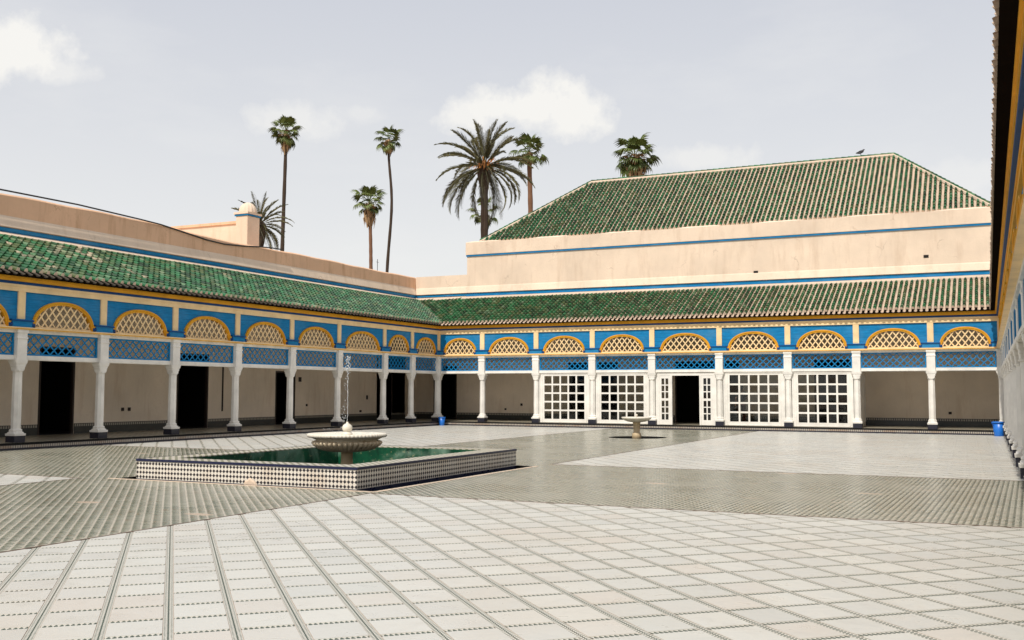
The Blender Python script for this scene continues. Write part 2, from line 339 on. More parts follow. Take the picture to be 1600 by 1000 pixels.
# ---------------------------------------------------------------- mesh helpers
class MB:
    def __init__(s): s.v = []; s.f = []; s.mi = []; s.t = []; s.cur = 0; s.tv = 0.0
    def quad(s, *ps):
        i = len(s.v); s.v += [tuple(p) for p in ps]; s.f.append(tuple(range(i, i+len(ps)))); s.mi.append(s.cur); s.t.append(s.tv)
    def faces(s, vs, fs):
        i = len(s.v); s.v += [tuple(p) for p in vs]
        for f in fs: s.f.append(tuple(i+k for k in f)); s.mi.append(s.cur); s.t.append(s.tv)
    def box(s, x0, x1, y0, y1, z0, z1):
        v = [(x0,y0,z0),(x1,y0,z0),(x1,y1,z0),(x0,y1,z0),(x0,y0,z1),(x1,y0,z1),(x1,y1,z1),(x0,y1,z1)]
        s.faces(v, [(0,3,2,1),(4,5,6,7),(0,1,5,4),(1,2,6,5),(2,3,7,6),(3,0,4,7)])
    def bar(s, a, b, wd, th, up=(0, 1, 0)):
        """bar from a to b, width wd across, thickness th along up"""
        a, b = Vector(a), Vector(b); d = (b-a).normalized(); upv = Vector(up); sd = d.cross(upv).normalized()*wd/2; u = sd.cross(d).normalized()*th/2
        v = [a-sd-u, a+sd-u, a+sd+u, a-sd+u, b-sd-u, b+sd-u, b+sd+u, b-sd+u]
        s.faces(v, [(0,3,2,1),(4,5,6,7),(0,1,5,4),(1,2,6,5),(2,3,7,6),(3,0,4,7)])
    def rings(s, rs, close=True, capb=True, capt=True):
        i0 = len(s.v); n = len(rs[0])
        for r in rs: s.v += [tuple(p) for p in r]
        for k in range(len(rs)-1):
            for j in range(n if close else n-1):
                a = i0+k*n+j; b = i0+k*n+(j+1) % n
                s.f.append((a, b, b+n, a+n)); s.mi.append(s.cur); s.t.append(s.tv)
        if capb: s.f.append(tuple(i0+j for j in reversed(range(n)))); s.mi.append(s.cur); s.t.append(s.tv)
        if capt: s.f.append(tuple(i0+(len(rs)-1)*n+j for j in range(n))); s.mi.append(s.cur); s.t.append(s.tv)
    def lathe(s, prof, c=(0, 0, 0), n=24, flute=None):
        rs = []
        for r, z in prof:
            ring = []
            for j in range(n):
                a = 2*math.pi*j/n; q = r
                if flute: q = r*(1+flute(z, a))
                ring.append((c[0]+q*math.cos(a), c[1]+q*math.sin(a), c[2]+z))
            rs.append(ring)
        s.rings(rs)
    def tube(s, pts, rad, n=6):
        pts = [Vector(p) for p in pts]; rs = []
        for i, p in enumerate(pts):
            d = (pts[min(i+1, len(pts)-1)]-pts[max(i-1, 0)]).normalized()
            a = d.orthogonal().normalized() if abs(d.z) < 0.9 else Vector((1, 0, 0)).cross(d).normalized(); b = d.cross(a)
            r = rad[i] if isinstance(rad, (list, tuple)) else rad
            rs.append([p+a*r*math.cos(2*math.pi*j/n)+b*r*math.sin(2*math.pi*j/n) for j in range(n)])
        s.rings(rs)
    def mesh(s, name, mats, smooth=False):
        me = bpy.data.meshes.new(name); me.from_pydata(s.v, [], s.f)
        for m in (mats if isinstance(mats, (list, tuple)) else [mats]): me.materials.append(m)
        if any(s.mi): me.polygons.foreach_set('material_index', s.mi)
        if any(s.t):
            a = me.attributes.new('tint', 'FLOAT', 'FACE'); a.data.foreach_set('value', s.t)
        if smooth: me.polygons.foreach_set('use_smooth', [True]*len(me.polygons))
        me.update(); return me
    def obj(s, name, mats, parent=None, smooth=False):
        return link(name, s.mesh(name, mats, smooth), parent)
def link(name, me, parent=None, loc=None, mw=None):
    o = bpy.data.objects.new(name, me); col.objects.link(o)
    if parent: o.parent = parent
    if loc is not None: o.location = loc
    if mw is not None: o.matrix_local = mw
    return o
def tag(o, label=None, cat=None, group=None, kind=None):
    if label: o['label'] = label
    if cat: o['category'] = cat
    if group: o['group'] = group
    if kind: o['kind'] = kind
    return o
def empty(name, loc=(0, 0, 0), rz=0.0):
    o = bpy.data.objects.new(name, None); col.objects.link(o); o.location = loc; o.rotation_euler = (0, 0, rz); o.empty_display_size = 0.3; return o
def bevel(o, wd=0.01, seg=1):
    m = o.modifiers.new('bevel', 'BEVEL'); m.width = wd; m.segments = seg; m.limit_method = 'ANGLE'; return o

# ---------------------------------------------------------------- the plan of the courtyard
XL, YB, XR = -24.336, 43.09, 0.14       # column planes of the left, back and right arcades
ZK = 0.18; DK = 0.47; GD = 3.2          # gallery floor height, step projection, gallery depth
SL = math.tan(R(24.9)); EO = 0.27; ZE = 4.79

# ground
g = MB(); g.box(-1500, 1500, -1500, 1500, -0.6, -0.35); tag(g.obj('ground', M['ground']), kind='structure')

# court floor: bedding of zellige strips under the slabs, and the green tiled paths
PX0, PX1, PY0, PY1 = -15.2, -8.95, 13.7, 20.9
CX0, CX1, CY0, CY1 = XL+DK, XR+0.6, -6.0, YB-DK
b = MB()
quads = [(CX0, PX0, CY0, PY0), (PX1, CX1, CY0, PY0), (CX0, PX0, PY1+1.2, CY1), (PX1, CX1, PY1, CY1)]
for x0, x1, y0, y1 in quads: b.quad((x0, y0, -0.004), (x1, y0, -0.004), (x1, y1, -0.004), (x0, y1, -0.004))
court = b.obj('court_floor', M['strip']); tag(court, kind='structure')
b = MB()
PLX0, PLX1, PLY0, PLY1 = -14.20, -9.43, 14.05, 20.12    # pool
HX0, HX1, HY0, HY1 = PLX0-0.42, PLX1+0.34, PLY0-0.05, PLY1+0.15
def rect(x0, x1, y0, y1, z=0.0): b.quad((x0, y0, z), (x1, y0, z), (x1, y1, z), (x0, y1, z))
FX, FY, FR = -11.5, 34.6, 1.02
rect(CX0, PX0, PY0, PY1+1.2); rect(PX1, CX1, PY0, PY1)
rect(PX0, PX1, CY0, HY0); rect(PX0, HX0, HY0, HY1); rect(HX1, PX1, HY0, HY1); rect(PX0, PX1, HY1, FY-1.3)
rect(PX0, FX-1.3, FY-1.3, FY+1.3); rect(FX+1.3, PX1, FY-1.3, FY+1.3); rect(PX0, PX1, FY+1.3, CY1)
N = 40
for i in range(N):
    A = [2*math.pi*(i+k)/N for k in (0, 1)]
    q = []
    for a in A:
        c_, s_ = math.cos(a), math.sin(a); k = 1.3/max(abs(c_), abs(s_)); q.append(((FX+c_*FR, FY+s_*FR, 0), (FX+c_*k, FY+s_*k, 0)))
    b.quad(q[0][0], q[0][1], q[1][1], q[1][0])
path = b.obj('tiled_path', M['path']); tag(path, kind='structure')
b = MB()
b.box(HX0, HX1, HY0, HY1, -0.2, -0.09)
for x0, x1, y0, y1 in ((HX0-.05, HX0, HY0, HY1), (HX1, HX1+.05, HY0, HY1), (HX0-.05, HX1+.05, HY0-.05, HY0), (HX0-.05, HX1+.05, HY1, HY1+.05)): b.box(x0, x1, y0, y1, -0.2, -0.004)
tag(b.obj('pool_gutter', M['black']), kind='structure')
b = MB(); b.lathe([(FR+.02, -0.2), (FR+.02, -0.003), (FR, -0.003), (FR-0.02, -0.07), (0.02, -0.06)], (FX, FY, 0), 40)
tag(b.obj('basin_gutter', M['black']), kind='structure')

b = MB()
for x_, ya, yb in ((PX0, CY0, PY0), (PX0, PY1+1.2, CY1), (PX1, CY0, PY0), (PX1, PY1, CY1)): b.box(x_-.018, x_+.018, ya, yb, -.01, .0035)
for y_, xa, xb in ((PY0, CX0, PX0-.019), (PY1+1.2, CX0, PX0-.019), (PY0, PX1+.019, CX1), (PY1, PX1+.019, CX1)): b.box(xa, xb, y_-.018, y_+.018, -.01, .0035)
tag(b.obj('border_strips', M['border']), kind='structure')
# marble slabs: polygons clipped to their quadrant
def clip(poly, x0, x1, y0, y1):
    for ax, val, sg in ((0, x0, 1), (0, x1, -1), (1, y0, 1), (1, y1, -1)):
        out = []
        for i in range(len(poly)):
            a, c = poly[i], poly[(i+1) % len(poly)]; da, dc = (a[ax]-val)*sg, (c[ax]-val)*sg
            if da >= 0: out.append(a)
            if (da >= 0) != (dc >= 0):
                k = da/(da-dc); out.append((a[0]+(c[0]-a[0])*k, a[1]+(c[1]-a[1])*k))
        poly = out
        if not poly: return None
    return poly
def slab_faces(mb, poly, z0=-0.02, z1=0.0):
    n = len(poly); mb.faces([(x, y, z0) for x, y in poly]+[(x, y, z1) for x, y in poly],
                            [tuple(range(n, 2*n))]+[(i, (i+1) % n, n+(i+1) % n, n+i) for i in range(n)])
lu, lv = US-0.074, VS-0.066
s = MB(); slab_faces(s, [(-lu/2, -lv/2), (lu/2, -lv/2), (lu/2, lv/2), (-lu/2, lv/2)]); slab_me = s.mesh('marble_slab', M['marble'])
slabs = []
for q in quads:
    us, vs = zip(*[uv_of(x, y) for x in q[:2] for y in q[2:]])
    for i in range(int((min(us)-U0)/US)-2, int((max(us)-U0)/US)+2):
        for j in range(int((min(vs)-V0)/VS)-2, int((max(vs)-V0)/VS)+2):
            uc, vc = U0+(i+.5)*US, V0+(j+.5)*VS; cx, cy = xy_of(uc, vc)
            if not (q[0]-.5 < cx < q[1]+.5 and q[2]-.5 < cy < q[3]+.5): continue
            poly = [xy_of(uc+a*lu/2, vc+c*lv/2) for a, c in ((-1, -1), (1, -1), (1, 1), (-1, 1))]
            cp = clip(poly, *q)
            if not cp: continue
            ar = 0.5*abs(sum(cp[k][0]*cp[(k+1) % len(cp)][1]-cp[(k+1) % len(cp)][0]*cp[k][1] for k in range(len(cp))))
            if ar < 0.003: continue
            full = len(cp) == 4 and abs(ar-lu*lv) < 1e-4
            rel = Vector((cx, cy, -1.6)); dpt = rel.dot(fw); vis = dpt > 4 and abs(rel.dot(rr)/dpt) < 0.52 and rel.dot(uu)/dpt > -0.33
            slabs.append((dpt if vis else 1e3+dpt, cx, cy, full, cp))
slabs.sort(key=lambda a: a[0])
rest = MB()
for n_, (dpt, cx, cy, full, cp) in enumerate(slabs):
    dz_ = rnd.uniform(-0.0009, 0.0009)
    if n_ < 300:
        if full:
            o = link('marble_slab', slab_me, court, (cx, cy, dz_)); o.rotation_euler = (rnd.uniform(-.0015, .0015), rnd.uniform(-.0015, .0015), GTH+rnd.uniform(-.004, .004))
        else:
            s = MB(); slab_faces(s, [(x-cx, y-cy) for x, y in cp]); o = s.obj('marble_slab', M['marble'], court); o.location = (cx, cy, dz_)
    else:
        rest.tv = rnd.random()+0.001; slab_faces(rest, cp, -0.02, dz_)
tag(rest.obj('marble_slabs', M['marble'], court), kind='stuff')

# ---------------------------------------------------------------- roof tiles
def cover_mesh(wr=0.064, ln=0.31, first=False, m='tile', seg=6):
    mb = MB(); rs = []
    for y, r, lift in ((0.0, wr, 0.038), (ln, wr*0.80, 0.0)):
        rs.append([(-r*math.cos(math.pi*k/seg), y, lift+r*1.55*math.sin(math.pi*k/seg)) for k in range(seg+1)])
    for k in range(seg):
        mb.quad(rs[0][k], rs[0][k+1], rs[1][k+1], rs[1][k])
    mb.cur = 1 if first else 0; mb.faces(rs[0], [tuple(reversed(range(seg+1)))])
    # the little inset lip behind the front edge
    return mb
TP, TE = 0.205, 0.26
def tile_roof(parent, frame, rows, matname, singles=None, chan='channel', n_single=0, over=0.09, endm='mortar'):
    """rows: list of (s, t0, t1) in frame coords (x along eave, y up slope, z normal)"""
    base = cover_mesh(); fbase = cover_mesh(first=True); v0 = [Vector(v) for v in base.v]
    allm = MB(); cnt = 0
    me1 = None
    if n_single: me1 = base.mesh('roof_tile', [M[matname], M[endm]]); me1f = fbase.mesh('roof_tile', [M[matname], M[endm]])
    for (s_, t0, t1) in rows:
        n = max(1, int(round((t1-t0)/TE))) if t1-t0 > 0.12 else 0
        wob = rnd.uniform(-0.008, 0.008)
        for k in range(n):
            ts = t0+k*TE
            if ts > t1-0.05: break
            ox = s_+wob+rnd.uniform(-.006, .006); rz = rnd.uniform(-.03, .03); oz = 0.03+rnd.uniform(-.004, .006)
            if singles and cnt < n_single and singles(s_):
                mw = frame @ Matrix.Translation((ox, ts, oz)) @ Matrix.Rotation(rz, 4, 'Z'); link('roof_tile', me1f if k == 0 else me1, parent, mw=mw); cnt += 1
            else:
                allm.tv = rnd.random()+0.001; i0 = len(allm.v); cz, sz = math.cos(rz), math.sin(rz)
                allm.v += [tuple(frame @ Vector((ox+v.x*cz-v.y*sz, ts+v.x*sz+v.y*cz, oz+v.z))) for v in v0]
                for f_, mi in zip(base.f, (fbase if k == 0 else base).mi): allm.f.append(tuple(i0+q for q in f_)); allm.mi.append(mi); allm.t.append(allm.tv)
    tag(allm.obj('roof_tiles', [M[matname], M[endm]], parent), kind='stuff')
    ch = MB(); hw = (TP if len(rows) < 2 else rows[1][0]-rows[0][0])/2
    for (s_, t0, t1) in rows:      # channel to the right of every cover: a concave trough whose lip hangs over the eave
        xs = [(s_+hw+(q-0.5)*(2*hw-.09), -0.030*(1-(2*q-1)**2)*1.0+0.03) for q in (0, .2, .4, .6, .8, 1)]
        te = t1+0.1; ts = t0-over+rnd.uniform(-.012, .012)
        top = [[frame @ Vector((x, y, z)) for x, z in xs] for y in (ts, te)]
        bot = [[frame @ Vector((x, y, z-0.022)) for x, z in xs] for y in (ts, te)]
        for k in range(5):
            ch.quad(top[0][k], top[0][k+1], top[1][k+1], top[1][k]); ch.quad(bot[0][k+1], bot[0][k], bot[1][k], bot[1][k+1]); ch.quad(bot[0][k], bot[0][k+1], top[0][k+1], top[0][k])
    tag(ch.obj('channel_tiles', M[chan], parent), kind='stuff')

# ---------------------------------------------------------------- arcade wings
def sq_ring(cx, cy, z, hx, hy, ch=0.0):
    if ch <= 0: ch = 0.0015
    return [(cx-hx+ch, cy-hy, z), (cx+hx-ch, cy-hy, z), (cx+hx, cy-hy+ch, z), (cx+hx, cy+hy-ch, z), (cx+hx-ch, cy+hy, z), (cx-hx+ch, cy+hy, z), (cx-hx, cy+hy-ch, z), (cx-hx, cy-hy+ch, z)]
ZC = 2.43
def col_meshes():
    m = MB(); cy = 0.03
    m.rings([sq_ring(0, cy, z, h, h, h*c) for z, h, c in ((0.36, .185, .06), (0.42, .19, .06), (0.425, .165, .2), (0.45, .165, .3), (0.48, .145, .5), (0.50, .155, .5), (0.53, .150, .5), (0.55, .122, .58), (1.0, .124, .58), (1.9, .117, .58), (2.12, .117, .58), (2.13, .142, .5), (2.16, .142, .5))])
    shaft = m.mesh('column', M['white'])
    m = MB(); m.rings([sq_ring(0, cy, z, h, h, 0.004) for z, h in ((ZK, .175), (0.36, .175))]); ped = m.mesh('pedestal', M['step'])
    m = MB()
    m.rings([sq_ring(0, cy, z, hx, hy, 0.02) for z, hx, hy in ((2.161, .13, .13), (2.24, .138, .135), (2.255, .155, .14), (2.30, .158, .14), (2.33, .178, .15), (2.345, .19, .155), (2.385, .195, .16), (ZC-.004, .215, .165))])
    m.rings([sq_ring(0, cy-0.005, z, hx, hy, 0.01) for z, hx, hy in ((ZC-.003, .160, .15), (3.0, .160, .15), (3.02, .175, .165), (3.05, .175, .165), (3.07, .160, .15), (3.16, .160, .15), (3.18, .18, .175), (3.262, .18, .175))])
    cap = m.mesh('capital', M['white'])
    return shaft, ped, cap
SH, PED, CAP = col_meshes()

def clip_line(x0, z0, dx_, dz_, inside, n=260, L=6.0):
    segs = []; start = None; last = None
    for i in range(n+1):
        k = -L/2+L*i/n; x, z = x0+dx_*k, z0+dz_*k
        if inside(x, z):
            if start is None: start = (x, z)
            last = (x, z)
        elif start is not None:
            if math.dist(start, last) > 0.03: segs.append((start, last))
            start = None
    if start is not None: segs.append((start, last))
    return segs
def lattice(mb, inside, xa, xb, za, w_, h_, wd, y, th=0.016):
    """two crossing families of slats; diamonds w_ wide and h_ high"""
    ln = math.hypot(w_, h_); n = int(round((xb-xa)/w_))
    for sg in (1, -1):
        for i in range(-5, n+6):
            for (a, c) in clip_line(xa+i*w_, za, sg*w_/ln, h_/ln, inside, 240, 4.0):
                yy = y if sg > 0 else y+th*1.02
                mb.bar((a[0], yy, a[1]), (c[0], yy, c[1]), wd, th)
def bay_meshes(W_):
    """all the meshes of one bay whose clear middle is x=0; W_ = distance between column centres"""
    hw = W_/2; out = {}
    # blue lattice panel
    a = hw-0.175; z0, z1 = 2.565, 3.175
    m = MB(); fr = 0.045
    for x0, x1, q0, q1 in ((-a, a, z0, z0+fr), (-a, a, z1-fr, z1), (-a, -a+fr, z0+fr, z1-fr), (a-fr, a, z0+fr, z1-fr)): m.box(x0, x1, 0.0, 0.045, q0, q1)
    out['lattice_panel'] = m.mesh('lattice_panel', M['lblue'])
    m = MB(); n = max(5, round(2*a/0.27)); dwx = (2*a-2*fr)/n/1.0
    lattice(m, lambda x, z: abs(x) < a-fr+.01 and z0+fr-.01 < z < z1-fr+.01, -a+fr, a-fr, z0+fr, dwx, (z1-z0-2*fr)/2, 0.036, 0.012)
    out['lattice'] = m.mesh('lattice', M['lblue'])
    # arch
    ra = 0.375*W_; rz = 0.80; zb = 3.335
    def arc(k, n, grow=0.0):
        t = math.pi*k/n; x = math.cos(t); z = math.sin(t)
        return (-(ra+grow)*math.copysign(abs(x)**0.92, x), zb+(rz+grow)*z**0.88)
    NA = 28
    m = MB(); ins = [arc(k, NA, -0.10) for k in range(NA+1)]; outr = [arc(k, NA, 0.0) for k in range(NA+1)]
    ins[0] = (ins[0][0], zb); ins[-1] = (ins[-1][0], zb)
    for k in range(NA):
        (x0, q0), (x1, q1), (x2, q2), (x3, q3) = outr[k], outr[k+1], ins[k+1], ins[k]
        f, bk = -0.05, 0.10
        m.quad((x3, f, q3), (x2, f, q2), (x1, f, q1), (x0, f, q0)); m.quad((x0, f, q0), (x1, f, q1), (x1, bk, q1), (x0, bk, q0)); m.quad((x2, f, q2), (x3, f, q3), (x3, bk, q3), (x2, bk, q2))
        mx = lambda p, q, r_: (p[0]+(q[0]-p[0])*r_, p[1]+(q[1]-p[1])*r_)
        a1, a2, b1, b2 = mx(outr[k], ins[k], .12), mx(outr[k+1], ins[k+1], .12), mx(outr[k], ins[k], .5), mx(outr[k+1], ins[k+1], .5)
        g_ = -0.068
        m.quad((b1[0], g_, b1[1]), (b2[0], g_, b2[1]), (a2[0], g_, a2[1]), (a1[0], g_, a1[1])); m.quad((a1[0], g_, a1[1]), (a2[0], g_, a2[1]), (a2[0], f, a2[1]), (a1[0], f, a1[1])); m.quad((b2[0], g_, b2[1]), (b1[0], g_, b1[1]), (b1[0], f, b1[1]), (b2[0], f, b2[1]))
    m.box(-ra-0.03, -ra+0.075, -0.075, 0.05, zb, zb+0.16); m.box(ra-0.075, ra+0.03, -0.075, 0.05, zb, zb+0.16)
    out['arch_frame'] = m.mesh('arch_frame', M['ochre'])
    m = MB(); ri, rzi = ra-0.075, rz-0.075
    n = max(5, round(2*ri/0.245)); dwx = 2*ri/n
    lattice(m, lambda x, z: z > zb+.02 and (abs(x)/ri)**2.1+(max(0, z-zb)/rzi)**2.2 < 1, -ri, ri, zb+.02, dwx, 0.32, 0.044, 0.0)
    m.box(-ri, ri, -0.03, 0.03, zb, zb+0.045)
    out['arch_lattice'] = m.mesh('arch_lattice', M['slat'])
    # blue spandrel board with the arch cut out
    m = MB(); px = hw-0.10; pz = 4.32; P = []
    ang = [math.pi*k/NA for k in range(NA+1)]; ca = math.atan2(pz-zb, px); ang += [ca, math.pi-ca]; ang = sorted(set(ang))
    for t in ang:
        x, z = math.cos(t), math.sin(t); p1 = ((ra-.02)*math.copysign(abs(x)**.92, x), zb+(rz-.02)*abs(z)**.88)
        k = min(px/abs(x) if abs(x) > 1e-6 else 1e9, (pz-zb)/z if z > 1e-6 else 1e9); p2 = (x*k, zb+z*k)
        P.append((p1, p2))
    for k in range(len(P)-1):
        (a0, b0), (a1, b1) = P[k], P[k+1]
        m.quad((a0[0], 0.0, a0[1]), (b0[0], 0.0, b0[1]), (b1[0], 0.0, b1[1]), (a1[0], 0.0, a1[1]))
        m.quad((a0[0], 0.05, a0[1]), (a1[0], 0.05, a1[1]), (b1[0], 0.05, b1[1]), (b0[0], 0.05, b0[1]))
    out['blue_board'] = m.mesh('blue_board', M['blue'])
    return out
_bc = {}
def bay_for(W_):
    k = round(W_, 2)
    if k not in _bc: _bc[k] = bay_meshes(k)
    return _bc[k]
def corbel_mesh():
    m = MB()
    m.box(-0.33, 0.33, -0.10, 0.0, 3.335, 3.50); m.cur = 1
    m.box(-0.36, 0.36, -0.125, 0.0, 3.50, 3.535); m.cur = 0; m.box(-0.34, 0.34, -0.11, 0.0, 3.535, 3.555); m.cur = 1
    for sx in (-1, 1):     # carved leafy ends
        for k, (dx_, dz_, r) in enumerate(((.35, .02, .05), (.385, .0, .042), (.33, .06, .035), (.40, .045, .03))):
            m.lathe([(r*.3, -r), (r, -r*.4), (r, r*.4), (r*.3, r)], (sx*dx_, -0.075, 3.375+dz_), 8)
    return m.mesh('corbel', [M['blue'], M['dblue']])
CORB = corbel_mesh()
m = MB(); m.box(-.115, .115, -0.045, 0.0, 3.555, 4.33); m.box(-.085, .085, -0.052, -.045, 3.60, 4.30); POST = m.mesh('panel_post', M['cream']); POST_SHADED = m.mesh('panel_post', M['ochre'])  # right wing posts take ochre instead of cream: its shade put into the colour

def wing(name, loc, rz, S, label_, roof_rows, ends, doors, sockets=(), worn='tile', singles=None, n_single=0, dz=(0, 0), chan='channel', skip_end=None, back_s=None, DK=DK, co=0.0):
    root = empty(name, loc, rz); tag(root, label_, 'arcade')
    s0, s1 = S[0], S[-1]; fs0, fs1 = ends
    P = lambda nm, mb, mt, sm=False: mb.obj(nm, mt, root, sm)
    # gallery floor and step
    m = MB(); m.box(fs0, fs1, -DK+.03, GD, -0.3, ZK); P('gallery_floor', m, M['gfloor'])
    m = MB(); m.box(s0 if dz[0] else fs0, s1 if dz[1] else fs1, -DK, -DK+.029, -0.25, 0.142); P('step_face', m, M['step'])
    m = MB(); m.box(s0 if dz[0] else fs0, s1 if dz[1] else fs1, -DK-.02, -DK+.15, 0.143, ZK+.006); P('step_nosing', m, M['black'])
    for i, s_ in enumerate(S):
        c = link('column', SH, root, (s_, co, 0)); c.rotation_euler = (0, 0, rnd.uniform(-.02, .02)); pd = link('pedestal', PED, c); c.scale = (1.45, 1.0, 1.0) if abs(s_-YB) < .01 and name == 'left_arcade' else (1, 1, 1); link('capital', CAP, c)
        link('corbel', CORB, root, (s_, 0, 0)); link('panel_post', POST_SHADED if name == 'right_arcade' else POST, root, (s_, -0.002, 0))
    for a, c_ in zip(S[:-1], S[1:]):
        bm = bay_for(c_-a); x = (a+c_)/2
        lp = link('lattice_panel', bm['lattice_panel'], root, (x, 0, 0)); tag(link('lattice', bm['lattice'], lp), kind='stuff')
        bb = link('blue_board', bm['blue_board'], root, (x, 0, 0)); af = link('arch_frame', bm['arch_frame'], root, (x, 0, 0)); tag(link('arch_lattice', bm['arch_lattice'], af), kind='stuff')
    def beam(nm, y0, y1, z0, z1, mt, cut=0.0):
        m = MB(); m.box(s0-(.15 if not cut else 0), s1+(.15 if not cut else 0), y0, y1, z0, z1); return P(nm, m, M[mt])
    e0, e1 = s0, s1
    for a, c_ in zip(S[:-1], S[1:]):
        m = MB(); m.box(a+.162, c_-.162, -0.03, 0.09, ZC, 2.562); m.box(a+.163, c_-.163, -0.045, 0.07, ZC+.02, ZC+.05); P('lower_beam', m, M['white'])
        m = MB(); m.box(a+.181, c_-.181, -0.05, 0.10, 3.178, 3.262); P('middle_beam', m, M['white'])
    m = MB(); m.box(e0, e1, -0.165, 0.12, 3.263, 3.333); P('ochre_ledge', m, M['cream'])
    m = MB(); m.box(e0, e1, -0.172, -0.166, 3.275, 3.30); P('ledge_edge', m, M['ochre'])
    m = MB(); m.box(e0, e1, -0.055, 0.12, 4.322, 4.44); m.box(e0, e1, -0.075, 0.12, 4.441, 4.51); P('frieze', m, M['ochre' if name == 'right_arcade' else 'cream'])  # ochre on the right wing paints in the shade over a cream frieze
    m = MB(); m.box(e0, e1, -0.085 if name != 'right_arcade' else -.13, 0.12, 4.511, 4.585); P('blue_moulding', m, M['dblue'])
    m = MB(); m.box(e0, e1, -0.15, 0.12, 4.586, 4.66); m.box(e0, e1, -0.18, 0.12, 4.661, 4.735); P('ochre_cornice', m, M['ochre'])
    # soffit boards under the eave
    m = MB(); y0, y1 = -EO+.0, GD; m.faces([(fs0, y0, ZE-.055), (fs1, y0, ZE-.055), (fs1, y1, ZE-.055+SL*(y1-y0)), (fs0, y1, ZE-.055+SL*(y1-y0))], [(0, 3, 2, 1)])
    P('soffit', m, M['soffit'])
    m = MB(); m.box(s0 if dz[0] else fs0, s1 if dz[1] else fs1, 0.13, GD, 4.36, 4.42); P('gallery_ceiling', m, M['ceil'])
    # gallery back wall with its doorways
    segs = []; cur = fs0; DT = 2.72
    m = MB()
    for d0, d1, top in doors:
        m.box(cur, d0, GD, GD+.14, 0, 4.6); m.box(d0, d1, GD, GD+.14, top, 4.6); cur = d1
    m.box(cur, fs1, GD, GD+.14, 0, 4.6); P('gallery_wall', m, M['inner'])
    cur = fs0
    for d0, d1, top in list(doors)+[(fs1+.02, 0, 0)]:
        m = MB(); m.box(cur, d0-.02, GD-.03, GD-.001, ZK-.05, 0.52); cur = d1+.02; P('tile_dado', m, M['skirt'])
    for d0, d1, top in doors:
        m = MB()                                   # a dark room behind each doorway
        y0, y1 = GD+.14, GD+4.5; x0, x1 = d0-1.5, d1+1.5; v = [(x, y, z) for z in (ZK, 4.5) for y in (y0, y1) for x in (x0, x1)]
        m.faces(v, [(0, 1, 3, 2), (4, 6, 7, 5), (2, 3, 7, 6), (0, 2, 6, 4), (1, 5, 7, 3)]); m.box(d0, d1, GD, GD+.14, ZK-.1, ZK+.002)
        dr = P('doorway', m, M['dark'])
        m = MB()
        for xa in (d0, d1-.07): m.box(xa, xa+.07, GD-.01, GD+.10, ZK, top)
        m.box(d0+.07, d1-.07, GD-.01, GD+.10, top-.08, top); m.obj('door_frame', M['darkwood'], dr)
    for s_, z, wd, ht in sockets:
        m = MB(); m.box(s_-wd/2, s_+wd/2, GD-.04, GD, z-ht/2, z+ht/2); P('wall_socket' if ht < 1 else 'wall_conduit', m, M['darkwood'])
    # end caps for far side of galleries
    frame = Matrix.Translation((0, -EO, ZE)) @ Matrix.Rotation(math.atan(SL), 4, 'X')
    ma, mb_ = (0 if name == 'right_arcade' else fs0), fs1+(GD+DK-.03 if name == 'left_arcade' else 0)
    m = MB(); q0 = GD-.42; zq = ZE+SL*(q0+EO)
    m.faces([(x, y, z) for x in (ma, mb_) for y, z in ((q0, zq-.02), (q0, zq+.115), (GD-.002, 6.474), (GD-.002, 6.30))], [(0, 1, 2, 3), (7, 6, 5, 4), (0, 4, 5, 1), (1, 5, 6, 2)]); P('mortar_strip', m, M['mortar'])
    roof = MB(); Lr = (GD+EO)/math.cos(math.atan(SL))
    return root, frame, Lr

COSS = math.cos(math.atan(SL)); LR = (GD+EO)/COSS
def rows_for(sa, sb, clipfn, per=None):
    per = per or TP
    out = []; n = int((sb-sa)/per)
    for i in range(n+1):
        s_ = sa+i*per; d0 = max(-EO, clipfn(s_))
        if d0 < GD-.1: out.append((s_, (d0+EO)/COSS, LR-.42))
    return out

SB = [-24.336, -21.95, -19.17, -16.41, -13.63, -10.66, -7.81, -5.11, -2.34, 0.14]
back_doors = [(-26.4, -25.05, 2.9), (-18.9, -16.35, 3.0), (-13.55, -10.55, 3.0), (-7.27, -5.60, 3.0)]
bw, frame, _ = wing('back_arcade', (0, YB, 0), 0.0, SB, 'sunlit arcaded gallery across the back of the courtyard, glazed in its middle bays', None, (XL-GD, XR+GD+1), back_doors,
    sockets=[(-22.27, .72, .09, .09), (-21.39, .95, .1, .12), (-1.83, .75, .12, .1)], dz=(1, 1))
broof = MB(); rt = empty('tiled_roof'); rt.parent = bw
rows = rows_for(XL-GD, XR+GD, lambda s_: max(XL-s_, s_-XR))
tile_roof(rt, frame, rows, 'tile')
m = MB(); m.box(XL+EO, XR-EO, -EO-.02, -EO+.09, ZE-.075, ZE-.012); m.obj('eave_board', M['soffit'], bw)

